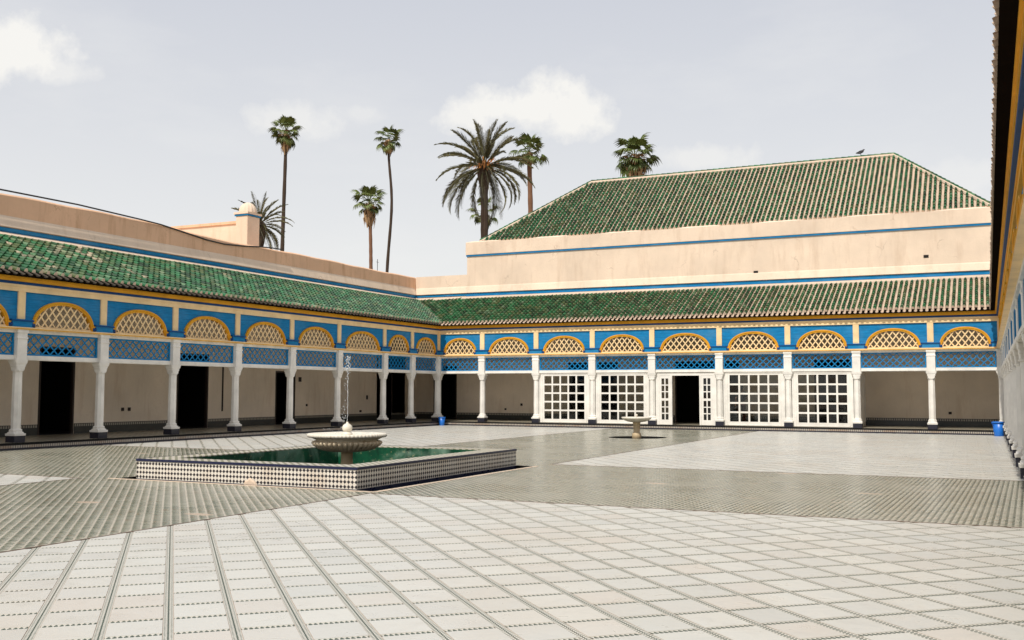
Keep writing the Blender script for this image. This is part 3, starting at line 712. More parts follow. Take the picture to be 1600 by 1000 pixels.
SLF = [-4.7, -1.7, 1.3, 4.4, 7.5, 10.6, 13.65, 16.7, 19.68, 22.56, 25.55, 28.6, 31.7, 34.81, 38.25, 40.61, 43.09]
left_doors = [(7.5, 9.2, 3.0), (16.2, 17.6, 3.0), (23.03, 24.43, 3.0), (29.1, 30.77, 3.0), (34.84, 36.19, 2.44), (44.0, 45.3, 2.9)]
lw, frame, _ = wing('left_arcade', (XL, 0, 0), math.pi/2, SLF, 'shaded arcaded gallery along the left side, its doorways dark, under worn green tiles', None, (-6.0, YB-DK+.03), left_doors,
    sockets=[(26.5, .95, .1, .12), (26.8, .95, .1, .12), (31.57, 1.75, .05, 1.9), (37.01, .98, .09, .1), (41.78, 1.3, .1, .2), (41.23, .65, .13, .1), (36.5, 2.1, .16, .2)], worn='tile_worn')
rtl = empty('tiled_roof'); rtl.parent = lw
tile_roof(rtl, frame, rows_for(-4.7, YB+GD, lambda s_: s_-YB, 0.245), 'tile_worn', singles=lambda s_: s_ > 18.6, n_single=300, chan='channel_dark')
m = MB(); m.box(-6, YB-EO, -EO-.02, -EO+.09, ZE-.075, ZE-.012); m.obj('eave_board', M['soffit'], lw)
m = MB(); m.box(YB-DK+.03, YB+GD, GD, GD+.14, 0, 4.6); m.obj('end_wall', M['inner'], lw)

RA = R(0.46)
SRT = [0.0, 2.9, 5.9, 8.9, 11.9, 14.9, 17.9, 20.9, 23.9, 26.9, 29.9, 32.9, 35.9, 38.9, 41.9, 44.9]
rw, frame, _ = wing('right_arcade', (XR, YB, 0), -math.pi/2+RA, SRT, 'arcaded gallery seen almost edge-on down the right side, with a dark overhanging eave', None, (-0.0, 46), [(4, 5.5, 3.0), (13, 15, 3.0), (25, 27, 3.0)], DK=-0.06, co=0.10)
rtr = empty('tiled_roof'); rtr.parent = rw
tile_roof(rtr, frame, [r for r in rows_for(-GD, 45.0, lambda s_: -s_)], 'tile', chan='channel')
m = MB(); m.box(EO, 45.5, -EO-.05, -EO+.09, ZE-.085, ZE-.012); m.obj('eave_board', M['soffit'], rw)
# valleys: mortar strips where the lower roofs meet
def valley(root, inv, p0, p1):
    m = MB(); m.tube([inv @ Vector(p0), inv @ Vector(p1)], 0.085, 8); m.obj('valley_mortar', M['mortar'], root)
valley(bw, Matrix.Translation((0, -YB, 0)), (XL+EO, YB-EO, ZE+.04), (XL-GD, YB+GD, ZE+.04+SL*(GD+EO)))
valley(bw, Matrix.Translation((0, -YB, 0)), (XR-EO, YB-EO, ZE+.04), (XR+GD, YB+GD, ZE+.04+SL*(GD+EO)))

# ---------------------------------------------------------------- glazed screens in the back arcade
def screen(x0, x1):
    e = empty('glazed_screen', ((x0+x1)/2, 0, 0)); e.parent = bw; hw = (x1-x0)/2-.145
    Z0, Z1 = ZK+.006, ZC-.002; gx = (x1-x0)*0.355; gz0, gz1 = 0.36, 2.31
    m = MB(); y0, y1 = 0.0, 0.06
    m.box(-hw, -gx, y0, y1, Z0, Z1); m.box(gx, hw, y0, y1, Z0, Z1); m.box(-gx, gx, y0, y1, Z0, gz0); m.box(-gx, gx, y0, y1, gz1, Z1)
    for k in (gx+.10, hw-.05):
        for sx in (-1, 1): m.box(sx*k-.014, sx*k+.014, -.014, y0, Z0+.06, Z1-.05)
    m.box(-hw+.03, hw-.03, -.016, y0, Z1-.045, Z1-.02); m.box(-hw+.03, hw-.03, -.016, y0, Z0+.02, Z0+.05)
    m.obj('frame', M['white'], e)
    pw, ph = 2*gx/5, (gz1-gz0)/5; m = MB(); mt = .036
    for i in range(1, 5): m.box(-gx+i*pw-mt, -gx+i*pw+mt, y0+.006, y1-.006, gz0, gz1)
    for i in range(1, 5): m.box(-gx, gx, y0+.012, y1-.012, gz0+i*ph-mt, gz0+i*ph+mt)
    m.obj('glazing_bars', M['white'], e)
    pm = MB(); pm.box(-pw/2+mt, pw/2-mt, .028, .034, -ph/2+mt, ph/2-mt); me = pm.mesh('pane', M['glass'])
    for i in range(5):
        for j in range(5):
            o = link('pane', me, e, (-gx+(i+.5)*pw, 0, gz0+(j+.5)*ph)); o.rotation_euler = (rnd.uniform(-.012, .012), 0, rnd.uniform(-.012, .012))
    return e
for k in (2, 3, 5, 6): screen(SB[k], SB[k+1])
# centre bay: door opening between two glazed side leaves
x0, x1 = SB[4], SB[5]; cx = (x0+x1)/2; e = empty('entrance_screen', (cx, 0, 0)); e.parent = bw
ow = 0.60; fo = (x1-x0)/2-.145; Z1 = ZC-.002
m = MB(); m.box(-fo, fo, 0, .06, 2.30, Z1)
for sx in (-1, 1):
    a, c = sorted((sx*(fo-.16), sx*fo)); m.box(a, c, 0, .06, ZK+.006, 2.299)
    a, c = sorted((sx*ow, sx*(ow+.07))); m.box(a, c, -.02, .08, ZK+.006, 2.299)
m.obj('frame', M['white'], e)
for sx in (-1, 1):
    a, c = sorted((sx*(ow+.072), sx*(fo-.162))); lf = MB(); st = .10
    lf.box(a, a+st, .005, .05, ZK+.01, 2.298); lf.box(c-st, c, .005, .05, ZK+.01, 2.298)
    for z0, z1 in ((ZK+.01, .40), (1.22, 1.32), (2.18, 2.298)): lf.box(a+st, c-st, .005, .05, z0, z1)
    mid = (a+c)/2; lf.box(mid-.025, mid+.025, .008, .047, .40, 1.22); lf.box(mid-.025, mid+.025, .008, .047, 1.32, 2.18)
    pm = MB()
    for zz in (.40, 1.32):
        ph = (0.82 if zz < 1 else 0.86)/3
        for k in (1, 2): lf.box(a+st, c-st, .011, .044, zz+k*ph-.022, zz+k*ph+.022)
    lo = lf.obj('side_leaf', M['white'], e)
    pwid = (c-a)/2-st-.025
    for zz in (.40, 1.32):
        ph = (0.82 if zz < 1 else 0.86)/3
        for k in range(3):
            for hx in (a+st, mid+.025):
                q = MB(); q.box(hx, hx+pwid, .024, .030, zz+k*ph+.022, zz+(k+1)*ph-.022)
                q.obj('pane', M['glass'], e)
# partition and folded door leaf closing the glazed part on the right, and a dark partition on the left
m = MB(); m.box(SB[7]-.03, SB[7]+.03, .18, 2.4, ZK+.005, ZC)
for y in (.35, .8, 1.3, 1.8, 2.3): m.box(SB[7]+.031, SB[7]+.05, y, y+.09, ZK+.2, ZC-.15)
m.obj('partition', M['white'], bw)
m = MB(); m.box(SB[2]-.03, SB[2]+.03, .18, .5, ZK+.005, ZC); m.obj('partition', M['white'], bw)

# ---------------------------------------------------------------- upper walls
YU = YB+GD; XU = XL-GD; ZR = ZE+SL*(GD+EO)
def ledge(mb, s0, s1, out, mk):
    """profile along s; mk(s, o, z) maps to world; o = projection towards the court"""
    prof = [(0.0, 6.98), (0.03, 6.93), (0.13, 6.63), (0.0, 6.60)]
    for (o0, z0), (o1, z1) in zip(prof[:-1], prof[1:]):
        mb.quad(mk(s0, o0, z0), mk(s0, o1, z1), mk(s1, o1, z1), mk(s1, o0, z0))
hall = empty('great_hall', (-12, YU+6, 0)); tag(hall, 'tall pale plastered hall with a big green hipped tile roof behind the back arcade', 'building')
I = Matrix.Translation((12, -YU-6, 0))
def H(nm, mb, mt, sm=False):
    mb.v = [tuple(I @ Vector(v)) for v in mb.v]; return mb.obj(nm, mt, hall, sm)
HXL, HXR = -24.49, 0.5
m = MB(); m.box(HXL, HXR, YU, YU+10, 4.7, 8.50)
ledge(m, HXL-.001, HXR, 0, lambda s, o, z: (s, YU-o-.002, z)); H('wall', m, M['wall'])
m = MB(); m.box(HXL-.05, HXR, YU-.07, YU+.75, 8.585, 9.22)
n = 60
for i in range(n):      # softly rounded, slightly uneven top of the coping
    a, c = HXL-.05+(HXR-HXL+.05)*i/n, HXL-.05+(HXR-HXL+.05)*(i+1)/n
    z0, z1 = 9.22+.035*math.sin(i*.7)+.015*math.sin(i*2.1), 9.22+.035*math.sin((i+1)*.7)+.015*math.sin((i+1)*2.1)
    m.quad((a, YU-.07, 9.22), (c, YU-.07, 9.22), (c, YU+.02, z1+.03), (a, YU+.02, z0+.03)); m.quad((a, YU+.02, z0+.03), (c, YU+.02, z1+.03), (c, YU+.75, z1+.03), (a, YU+.75, z0+.03))
H('coping', m, M['wall'])
m = MB(); m.box(HXL-.03, HXR, YU-.05, YU+.3, 8.502, 8.583); H('blue_band', m, M['blue'])
m = MB(); m.box(HXL, XR+GD-.5, YU-.07, YU, 6.49, 6.598); m.box(HXL, XR+GD-.5, YU-.1, YU, 6.45, 6.487); H('blue_band', m, M['blue'])
for x_, z_ in ((-2.6, 7.33), (-9.75, 7.0)):
    m = MB(); m.box(x_-.1, x_+.1, YU-.015, YU+.02, z_-.06, z_+.06); H('vent_hole', m, M['dark'])
# hipped roof
hx0, hx1, hy0 = -24.1, 0.05, YU+.72; zr0, zr1 = 9.30, 12.95; RD = 4.85; RX0, RX1 = -19.78, -4.22
hy1 = hy0+2*RD
m = MB(); A_, B_, C_, D_, E_, F_ = (hx0, hy0, zr0), (hx1, hy0, zr0), (hx1, hy1, zr0), (hx0, hy1, zr0), (RX0, hy0+RD, zr1), (RX1, hy0+RD, zr1)
m.faces([A_, B_, C_, D_, E_, F_], [(0, 1, 5, 4), (1, 2, 5), (2, 3, 4, 5), (3, 0, 4), (0, 3, 2, 1)]); H('roof_deck', m, M['mortar'])
hr = empty('tiled_roof'); hr.parent = hall
hs = (zr1-zr0)/RD; ca_ = math.cos(math.atan(hs)); LH = RD/ca_
fr = I @ Matrix.Translation((0, hy0, zr0)) @ Matrix.Rotation(math.atan(hs), 4, 'X')
rows = []; s_ = hx0+.1
while s_ < hx1-.05:
    k = min(1.0, (s_-hx0)/(RX0-hx0), (hx1-s_)/(hx1-RX1))
    rows.append((s_, -0.05, LH*k-.08)); s_ += 0.215
_tp = TP; TP = 0.215
tile_roof(hr, fr, rows, 'tile', over=0.0)
for sx, xa, xb in ((1, hx0, RX0), (-1, hx1, RX1)):       # hip ends
    sl = (zr1-zr0)/abs(xb-xa); al = math.atan(sl); LE = abs(xb-xa)/math.cos(al)
    f2 = I @ Matrix.Translation((xa, hy0+RD, zr0)) @ Matrix.Rotation(-sx*math.pi/2, 4, 'Z') @ Matrix.Rotation(al, 4, 'X')
    rws = []; q = -RD+.1
    while q < RD-.1: rws.append((q, 0, LE*(1-abs(q)/RD)-.08)); q += .215
    tile_roof(hr, f2, rws, 'tile', over=0.0)
TP = _tp
def ridge(pts, nm='ridge_mortar'):
    m = MB(); m.tube([(x, y, z+.02) for x, y, z in pts], .12, 8); H(nm, m, M['mortar'])
    m = MB(); tot = (Vector(pts[1])-Vector(pts[0])); n = int(tot.length/.3)
    for i in range(n):
        a = Vector(pts[0])+tot*i/n; c = Vector(pts[0])+tot*(i+1.1)/n; m.tv = rnd.random()+.001; m.tube([a+Vector((0, 0, .13)), c+Vector((0, 0, .115))], [.07, .058], 6)
    tag(H('ridge_tiles', m, M['tile']), kind='stuff')
ridge((E_, F_)); ridge((A_, E_)); ridge((B_, F_))

# left parapet + the low parapet left of the hall
par = empty('parapet_wall', (XU, 18, 0)); tag(par, 'long tan plastered parapet above the left tiled roof, with a blue band at its foot', 'wall')
I2 = Matrix.Translation((-XU, -18, 0))
def Q(nm, mb, mt, root=par, II=I2, sm=False):
    mb.v = [tuple(II @ Vector(v)) for v in mb.v]; return mb.obj(nm, mt, root, sm)
def ptop(y): return 7.68+.02*math.sin(y*.55)-.10/(1+math.exp(-(y-29.5)*1.6))+.012*math.sin(y*2.3)
m = MB(); n = 120
for i in range(n):
    a, c = -6+(YU+6)*i/n, -6+(YU+6)*(i+1)/n; za, zc = ptop(a), ptop(c)
    m.quad((XU, a, 4.7), (XU, a, za-.06), (XU, c, zc-.06), (XU, c, 4.7)); m.quad((XU, a, za-.06), (XU-.07, a, za), (XU-.07, c, zc), (XU, c, zc-.06)); m.quad((XU-.07, a, za), (XU-.5, a, za), (XU-.5, c, zc), (XU-.07, c, zc))
    m.quad((XU-.5, c, 4.7), (XU-.5, c, zc), (XU-.5, a, za), (XU-.5, a, 4.7))
Q('wall_face', m, M['tan'])
m = MB(); ledge(m, YU-.14, -6, 0, lambda s, o, z: (XU+o+.004, s, z)); Q('sloping_ledge', m, M['wall'])
m = MB(); m.box(XU, XU+.07, -6, YU-.075, 6.49, 6.598); m.box(XU, XU+.045, -6, YU-.075, 6.45, 6.487); Q('blue_band', m, M['blue'])
low = empty('parapet_wall', (-26, YU, 0)); tag(low, 'short low tan parapet between the left parapet and the taller hall wall', 'wall')
I3 = Matrix.Translation((26, -YU, 0))
m = MB(); m.box(XU, HXL-.002, YU, YU+.5, 4.7, 7.58); Q('wall_face', m, M['wall'], low, I3)
m = MB(); ledge(m, XU+.001, HXL-.003, 0, lambda s, o, z: (s, YU-o-.003, z)); Q('sloping_ledge', m, M['wall'], low, I3)
m = MB(); m.box(XU+.001, HXL-.003, YU-.07, YU, 6.49, 6.598); Q('blue_band', m, M['blue'], low, I3)
# roof terrace behind the left parapet
m = MB(); m.box(XU-14, XU-.5, -6, YU+.5, 6.6, 6.9); tag(m.obj('roof_terrace', M['tan']), kind='structure')
# right wing outer wall above roof
m = MB(); m.box(XR+GD+.3, XR+GD+.8, -4, YU+6, 0, 7.5); o = m.obj('outer_wall', M['wall']); tag(o, 'plastered wall above the right arcade roof, behind its dark eave', 'wall')

# wall and chimney on the left roof
e = empty('rooftop_wall', (-34, 36, 6.9)); tag(e, 'pale plastered rooftop wall with a coping, left of the domed chimney', 'wall')
m = MB(); m.box(-41+34, -30.66+34, -.1, .25, 0, 2.18); m.obj('wall_face', M['wall'], e)
m = MB(); m.box(-41.03+34, -30.665+34, -.16, .31, 2.181, 2.30); m.obj('coping', M['tan'], e)
CHX, CHY = -30.32, 36.2
e = empty('chimney', (CHX, CHY, 6.9)); tag(e, 'square plastered rooftop chimney with a ribbed dome and a blue band', 'chimney')
m = MB(); m.box(-.33, .33, -.42, .42, 0, 2.50); bevel(m.obj('shaft', M['wall'], e), .02)
m = MB(); m.box(-.37, .37, -.46, .46, 2.501, 2.575); m.obj('blue_band', M['blue'], e)
m = MB(); m.box(-.40, .40, -.49, .49, 2.576, 2.66); m.obj('slab', M['wall'], e)
m = MB(); m.lathe([(.40, 2.661), (.40, 2.70), (.37, 2.85), (.31, 2.98), (.21, 3.09), (.11, 3.14), (.03, 3.16)], (0, 0, 0), 48, lambda z, a: .05*math.cos(14*a) if z < 3.1 else 0); m.obj('dome', M['wall'], e, True)

# cable draped along the parapet
pts = []
for y, z in ((14, 7.74), (18, 7.73), (21.4, 7.75), (24.3, 7.77), (27, 7.70), (28.04, 7.66), (29.0, 7.57), (29.7, 7.50), (30.5, 7.42), (31.48, 7.39), (32.5, 7.45), (33.42, 7.54), (34.3, 7.61), (35.1, 7.63)):
    pts.append((XU+.03, y, z))
m = MB(); m.tube(pts, .028, 5); tag(m.obj('cable', M['cable']), 'black cable sagging along the top edge of the left parapet', 'cable')
m = MB(); m.tube([(XU-.2, 42.9, 7.5), (XU-.2, 42.9, 8.15)], .015, 5); m.tube([(XU-.2, 42.78, 8.0), (XU-.2, 43.02, 8.0)], .01, 4); tag(m.obj('rod', M['cable']), 'thin short metal rod standing on the left parapet near the corner', 'rod')

# ---------------------------------------------------------------- pool
pool = empty('fountain_pool', ((PLX0+PLX1)/2, (PLY0+PLY1)/2, 0)); tag(pool, 'low rectangular pool with black and white mosaic walls around the big fountain', 'pool')
PCX, PCY = (PLX0+PLX1)/2, (PLY0+PLY1)/2; CWD = 0.5; PH = 0.345
def PO(nm, mb, mt):
    mb.v = [(x-PCX, y-PCY, z) for x, y, z in mb.v]; return mb.obj(nm, mt, pool)
x0, x1, y0, y1 = PLX0, PLX1, PLY0, PLY1; i0, i1, j0, j1 = x0+CWD, x1-CWD, y0+CWD, y1-CWD
for q in (((x0, y0), (x1, y0)), ((x1, y0), (x1, y1)), ((x1, y1), (x0, y1)), ((x0, y1), (x0, y0))):
    m = MB(); (a, b_), (c, d) = q; m.quad((a, b_, -.1), (c, d, -.1), (c, d, PH-.002), (a, b_, PH-.002)); PO('mosaic_side', m, M['poolwall'])
m = MB()
for a, c, d, e_ in ((x0, x1, y0, j0), (x0, x1, j1, y1), (x0, i0, j0, j1), (i1, x1, j0, j1)): m.box(a-(.012 if a == x0 else 0), c+(.012 if c == x1 else 0), d-(.012 if d == y0 else 0), e_+(.012 if e_ == y1 else 0), PH, PH+.018)
PO('coping', m, M['coping'])
m = MB()
for a, c, d, e_ in ((x0-.014, x1+.014, y0-.014, y0+.02), (x0-.014, x1+.014, y1-.02, y1+.014), (x0-.014, x0+.02, y0+.021, y1-.021), (x1-.02, x1+.014, y0+.021, y1-.021)): m.box(a, c, d, e_, PH-.02, PH+.021)
PO('nosing', m, M['nosing'])
m = MB()
for q in (((i0, j0), (i0, j1)), ((i0, j1), (i1, j1)), ((i1, j1), (i1, j0)), ((i1, j0), (i0, j0))):
    (a, b_), (c, d) = q; m.quad((a, b_, -.5), (c, d, -.5), (c, d, PH), (a, b_, PH))
m.quad((i0, j0, -.5), (i1, j0, -.5), (i1, j1, -.5), (i0, j1, -.5)); PO('basin', m, M['basin'])
m = MB()
# splash-worn notch of mortar at the foot of the near side
pp = [(-.14, 0), (.15, 0), (.12, .05), (.05, .09), (0, .12), (-.05, .085), (-.11, .06)]; px_ = -11.6
m.faces([(px_+a, PLY0-.004, c+.001) for a, c in pp]+[(px_+a*.7, PLY0-.02, c*.7+.001) for a, c in pp], [(k, (k+1) % 7, 7+(k+1) % 7, 7+k) for k in range(7)]+[tuple(range(7, 14))]); PO('broken_patch', m, M['mortar'])
m = MB(); m.quad((i0+.001, j0+.001, -.10), (i1-.001, j0+.001, -.10), (i1-.001, j1-.001, -.10), (i0+.001, j1-.001, -.10)); tag(m.obj('pool_water', M['water']), kind='structure')
# pink mortar margin round the pool
m = MB()
m.box(HX0-.1, HX1+.1, HY0-.13, HY0-.051, -.003, .004); m.box(HX1+.051, HX1+.13, HY0-.05, HY1, -.003, .004); tag(m.obj('mortar_margin', M['mortar']), kind='structure')

# big fountain
FXC, FYC = -11.74, 17.13
e = empty('marble_fountain', (FXC, FYC, -.5)); tag(e, 'large fluted white marble fountain bowl standing in the mosaic pool', 'fountain')
def FO(nm, prof, mt, n=64, fl=None): 
    m = MB(); m.lathe([(r, z+.5) for r, z in prof], (0, 0, 0), n, fl); return m.obj(nm, mt, e, True)
FO('pedestal', [(.14, -.5), (.13, .0), (.115, .3), (.12, .44)], M['ochrestone'], 20)
FO('lower_bowl', [(.10, .40), (.28, .402), (.42, .418), (.56, .458), (.655, .52), (.70, .572), (.695, .60), (.655, .618), (.60, .62)], M['lower'], 320, lambda z, a: -.07*(1-abs(math.sin(a*20)))**1.3 if .415 < z-.5 < .61 else 0)
FO('upper_bowl', [(.60, .612), (.60, .63), (.64, .65), (.685, .672), (.715, .685), (.77, .69), (.79, .715), (.785, .745), (.76, .762), (.70, .755), (.55, .72), (.20, .70), (.05, .70)], M['stone'], 320, lambda z, a: -.025*(1-abs(math.sin(a*32)))**2 if .68 < z-.5 < .76 else 0)
FO('finial', [(.10, .70), (.105, .745), (.10, .765), (.075, .785), (.06, .80), (.085, .815), (.10, .85), (.10, .89), (.075, .93), (.04, .95), (.022, .965), (.02, .99)], M['stone'], 24)
# water jet: thin broken column, falling drops
wm = mat('spray_water', color=(0.85, 0.88, 0.9), rough=0.15, Transmission_Weight=0.45, IOR=1.33)
m = MB()
def drop(x, y, z, r, st=1.0):
    m.lathe([(r*.15, -r*st), (r*.8, -r*st*.5), (r, 0), (r*.75, r*st*.6), (r*.15, r*st)], (x, y, z), 6)
z = .99
while z < 2.30:
    k = (z-.99)/1.31; l_ = rnd.uniform(.03, .11); w_ = .005+.007*k
    if rnd.random() < .85-.25*k: m.tube([(rnd.gauss(0, .004+.006*k), rnd.gauss(0, .006), z), (rnd.gauss(0, .006+.010*k), 0, z+l_*.5), (rnd.gauss(0, .01*k+.003), 0, z+l_)], [w_*.5, w_, w_*.4], 5)
    z += l_*.8
for i in range(60):
    z = rnd.uniform(2.02, 2.30); drop(rnd.gauss(-.0, .030), rnd.gauss(0, .03), z, rnd.uniform(.004, .010), rnd.uniform(1, 2.5))
for i in range(95):
    z = 2.15-1.4*rnd.random()**.9; sp = .03+.09*math.sin(min(1, (2.2-z)/.9)*1.6)
    drop(-sp*.7*rnd.uniform(.3, 1.2)+rnd.gauss(0, .025), rnd.gauss(0, .05), z, rnd.uniform(.0025, .0065), rnd.uniform(1.2, 3))
for i in range(50): a = rnd.uniform(0, 6.28); q = rnd.uniform(.1, .6); drop(q*math.cos(a), q*math.sin(a), .76+rnd.random()**2*.1, rnd.uniform(.003, .007))
o = m.obj('water_jet', wm, None, True); o['kind'] = 'stuff'; o.location = (FXC, FYC, 0); tag(o, 'thin broken jet of water rising and falling above the large fountain', 'water jet')

# small fountain
e = empty('marble_fountain', (FX+.05, FY-.25, -.06)); tag(e, 'small plain marble fountain bowl on a slim pedestal near the back doors', 'fountain')
def F2(nm, prof, mt, n=32):
    m = MB(); m.lathe([(r, z+.06) for r, z in prof], (0, 0, 0), n); return m.obj(nm, mt, e, True)
F2('pedestal', [(.17, -.06), (.17, .10), (.15, .16), (.115, .20), (.125, .45), (.145, .52), (.14, .54)], M['ochrestone'], 8)
F2('bowl', [(.13, .535), (.30, .56), (.42, .60), (.50, .655), (.525, .69), (.515, .72), (.47, .715), (.30, .66), (.05, .64)], M['stone'])
F2('spout', [(.03, .64), (.03, .76), (.045, .78), (.04, .81), (.01, .82)], M['stone'], 10)

# ---------------------------------------------------------------- buckets
BLX, BLY, BRX, BRY = -23.68, 42.30, -0.02, 41.95
def bucket(loc, label, sc=1.0):
    e = empty('bucket', loc); tag(e, label, 'bucket', 'blue plastic buckets at the corners'); e.scale = (sc,)*3
    m = MB(); m.lathe([(.115, 0), (.12, .01), (.165, .38), (.16, .38), (.113, .02), (.01, .02)], (0, 0, 0), 28); m.obj('body', M['bucket'], e, True)
    m = MB(); m.lathe([(.158, .35), (.177, .352), (.18, .385), (.172, .395), (.158, .388)], (0, 0, 0), 28); m.obj('rim', M['bucket'], e, True)
    m = MB(); pts = [(.172*math.cos(t), -.03-.10*math.sin(t), .37-.11*math.sin(t)) for t in [math.pi*k/12 for k in range(13)]]; m.tube(pts, .005, 5)
    for sx in (-1, 1): m.box(sx*.172-.012, sx*.172+.012, -.03, .01, .34, .38)
    m.obj('handle', M['bucket_d'], e)
    return e
bucket((BLX, BLY, 0), 'blue plastic bucket on the floor at the far left corner column')
bucket((BRX, BRY, 0), 'blue plastic bucket with a wide rim at the far right corner of the court', 1.35)

# ---------------------------------------------------------------- person behind the window
SK = mat('skin', color=(0.30, 0.16, 0.10), rough=0.6); TOP = mat('dark_shirt', paint((0.02, 0.02, 0.025), (0.03, 0.03, 0.03), .3), rough=0.8)
TR = mat('dark_red_trousers', paint((0.11, 0.02, 0.018), (0.05, 0.01, 0.01), .3), rough=0.8); HA = mat('black_hair', color=(0.012, 0.01, 0.01), rough=0.5)
pe = empty('person', (-10.06, YB+1.35, ZK), R(200)); tag(pe, 'person in dark top and red trousers standing behind a window near the doorway', 'person')
def skin(name, verts, edges, rads, m, sub=2):
    me = bpy.data.meshes.new(name); me.from_pydata(verts, edges, []); me.materials.append(m); o = link(name, me, pe)
    sm = o.modifiers.new('skin', 'SKIN'); sm.use_smooth_shade = True
    for v, r in zip(me.skin_vertices[0].data, rads): v.radius = r if isinstance(r, tuple) else (r, r)
    me.skin_vertices[0].data[0].use_root = True
    s_ = o.modifiers.new('sub', 'SUBSURF'); s_.levels = sub; s_.render_levels = sub; return o
body_v = [(0, 0, .92), (0, .01, 1.1), (0, 0, 1.3), (0, 0, 1.42), (0, .0, 1.5), (0, -.01, 1.58), (0, -.01, 1.66),
          (-.17, 0, 1.38), (-.22, -.02, 1.13), (-.16, -.2, 1.12), (-.12, -.27, 1.14), (.17, 0, 1.38), (.23, 0, 1.12), (.24, -.05, .88), (.24, -.07, .80),
          (-.09, 0, .85), (-.10, -.01, .48), (-.10, .03, .08), (-.10, -.10, .035), (.09, 0, .85), (.11, .0, .48), (.11, .04, .08), (.12, -.09, .035)]
body_e = [(0, 1), (1, 2), (2, 3), (3, 4), (4, 5), (5, 6), (3, 7), (7, 8), (8, 9), (9, 10), (3, 11), (11, 12), (12, 13), (13, 14), (0, 15), (15, 16), (16, 17), (17, 18), (0, 19), (19, 20), (20, 21), (21, 22)]
body_r = [(.15, .10), (.13, .09), (.16, .10), (.10, .08), .05, .075, .085, .055, .042, .034, .03, .055, .042, .033, .028, .085, .055, .042, .035, .085, .055, .042, .035]
skin('body', body_v, body_e, body_r, SK)
skin('shirt', [(0, 0, .90), (0, .01, 1.1), (0, 0, 1.3), (0, 0, 1.43), (-.17, 0, 1.39), (-.21, -.015, 1.2), (.17, 0, 1.39), (.22, 0, 1.2)], [(0, 1), (1, 2), (2, 3), (3, 4), (4, 5), (3, 6), (6, 7)], [(.165, .12), (.15, .11), (.18, .12), (.11, .09), .075, .065, .075, .065], TOP)
skin('trousers', [(0, 0, .93), (-.09, 0, .85), (-.10, -.01, .48), (-.10, .03, .12), (.09, 0, .85), (.11, 0, .48), (.11, .04, .12)], [(0, 1), (1, 2), (2, 3), (0, 4), (4, 5), (5, 6)], [(.155, .11), .10, .075, .065, .10, .075, .065], TR)
skin('hair', [(0, .02, 1.72), (0, .06, 1.66), (0, .07, 1.56), (0, .06, 1.46)], [(0, 1), (1, 2), (2, 3)], [.075, .085, .07, .04], HA)
for hx, hy, hz, sg in ((-.12, -.27, 1.14, -1), (.24, -.07, .80, 1)):
    v = [(hx, hy, hz)]; ed = []; rd = [.028]
    for k in range(5):
        a = (k-2)*.018; i = len(v)
        if sg < 0: p1, p2 = (hx+a, hy-.07, hz+.01-(.02 if k == 0 else 0)), (hx+a+.02, hy-.10+.006*abs(k-2), hz+.035)
        else: p1, p2 = (hx+.01, hy-.0+a, hz-.075), (hx-.01, hy+a, hz-.12+.008*abs(k-2))
        v += [p1, p2]; ed += [(0, i), (i, i+1)]; rd += [.010, .008]
    skin('hand', v, ed, rd, SK, 1)
m = MB(); m.lathe([(.028, -.008), (.034, .0), (.03, .004), (.006, .02)], (0, -.115, 1.60), 8); m.obj('nose', SK, pe, True)
m = MB()
for sx in (-1, 1): m.lathe([(.004, -.012), (.013, -.004), (.013, .004), (.004, .012)], (sx*.032, -.088, 1.645), 8)
m.obj('eyes', HA, pe, True)
m = MB(); m.box(-.17, -.10, -.40, -.36, 1.13, 1.24); o = m.obj('phone', mat('pale_phone', color=(.75, .75, .75), rough=.3)); bevel(o, .006)
o.matrix_world = Matrix.Translation((-10.06, YB+1.35, ZK)) @ Matrix.Rotation(R(200), 4, 'Z'); tag(o, 'small pale phone held up by the person behind the window', 'phone')

# ---------------------------------------------------------------- bird on the ridge
e = empty('bird', (-5.75, hy0+RD, zr1+.20), R(20)); tag(e, 'small dark bird perched on the ridge of the big green roof', 'bird')
BD = mat('dark_feathers', color=(.05, .05, .055), rough=.7)
bm_ = bpy.data.meshes.new('body'); bm_.from_pydata([(-.22, 0, .08), (-.12, 0, .11), (0, 0, .14), (.10, 0, .20), (.14, 0, .27), (.20, 0, .265)], [(0, 1), (1, 2), (2, 3), (3, 4), (4, 5)], []); bm_.materials.append(BD)
o = link('body', bm_, e); sm = o.modifiers.new('skin', 'SKIN')
for v, r in zip(bm_.skin_vertices[0].data, (.02, .05, .085, .06, .042, .01)): v.radius = (r, r)
bm_.skin_vertices[0].data[2].use_root = True
ss = o.modifiers.new('sub', 'SUBSURF'); ss.levels = 2; ss.render_levels = 2
m = MB(); 
for sx in (-1, 1): m.faces([(.08, sx*.07, .20), (-.05, sx*.10, .19), (-.26, sx*.05, .10), (-.05, sx*.085, .10)], [(0, 1, 2, 3)])
m.obj('wings', BD, e)
m = MB()
for sx in (-1, 1): m.tube([(0, sx*.03, .08), (0, sx*.03, -.02)], .008, 5)
m.obj('legs', BD, e)

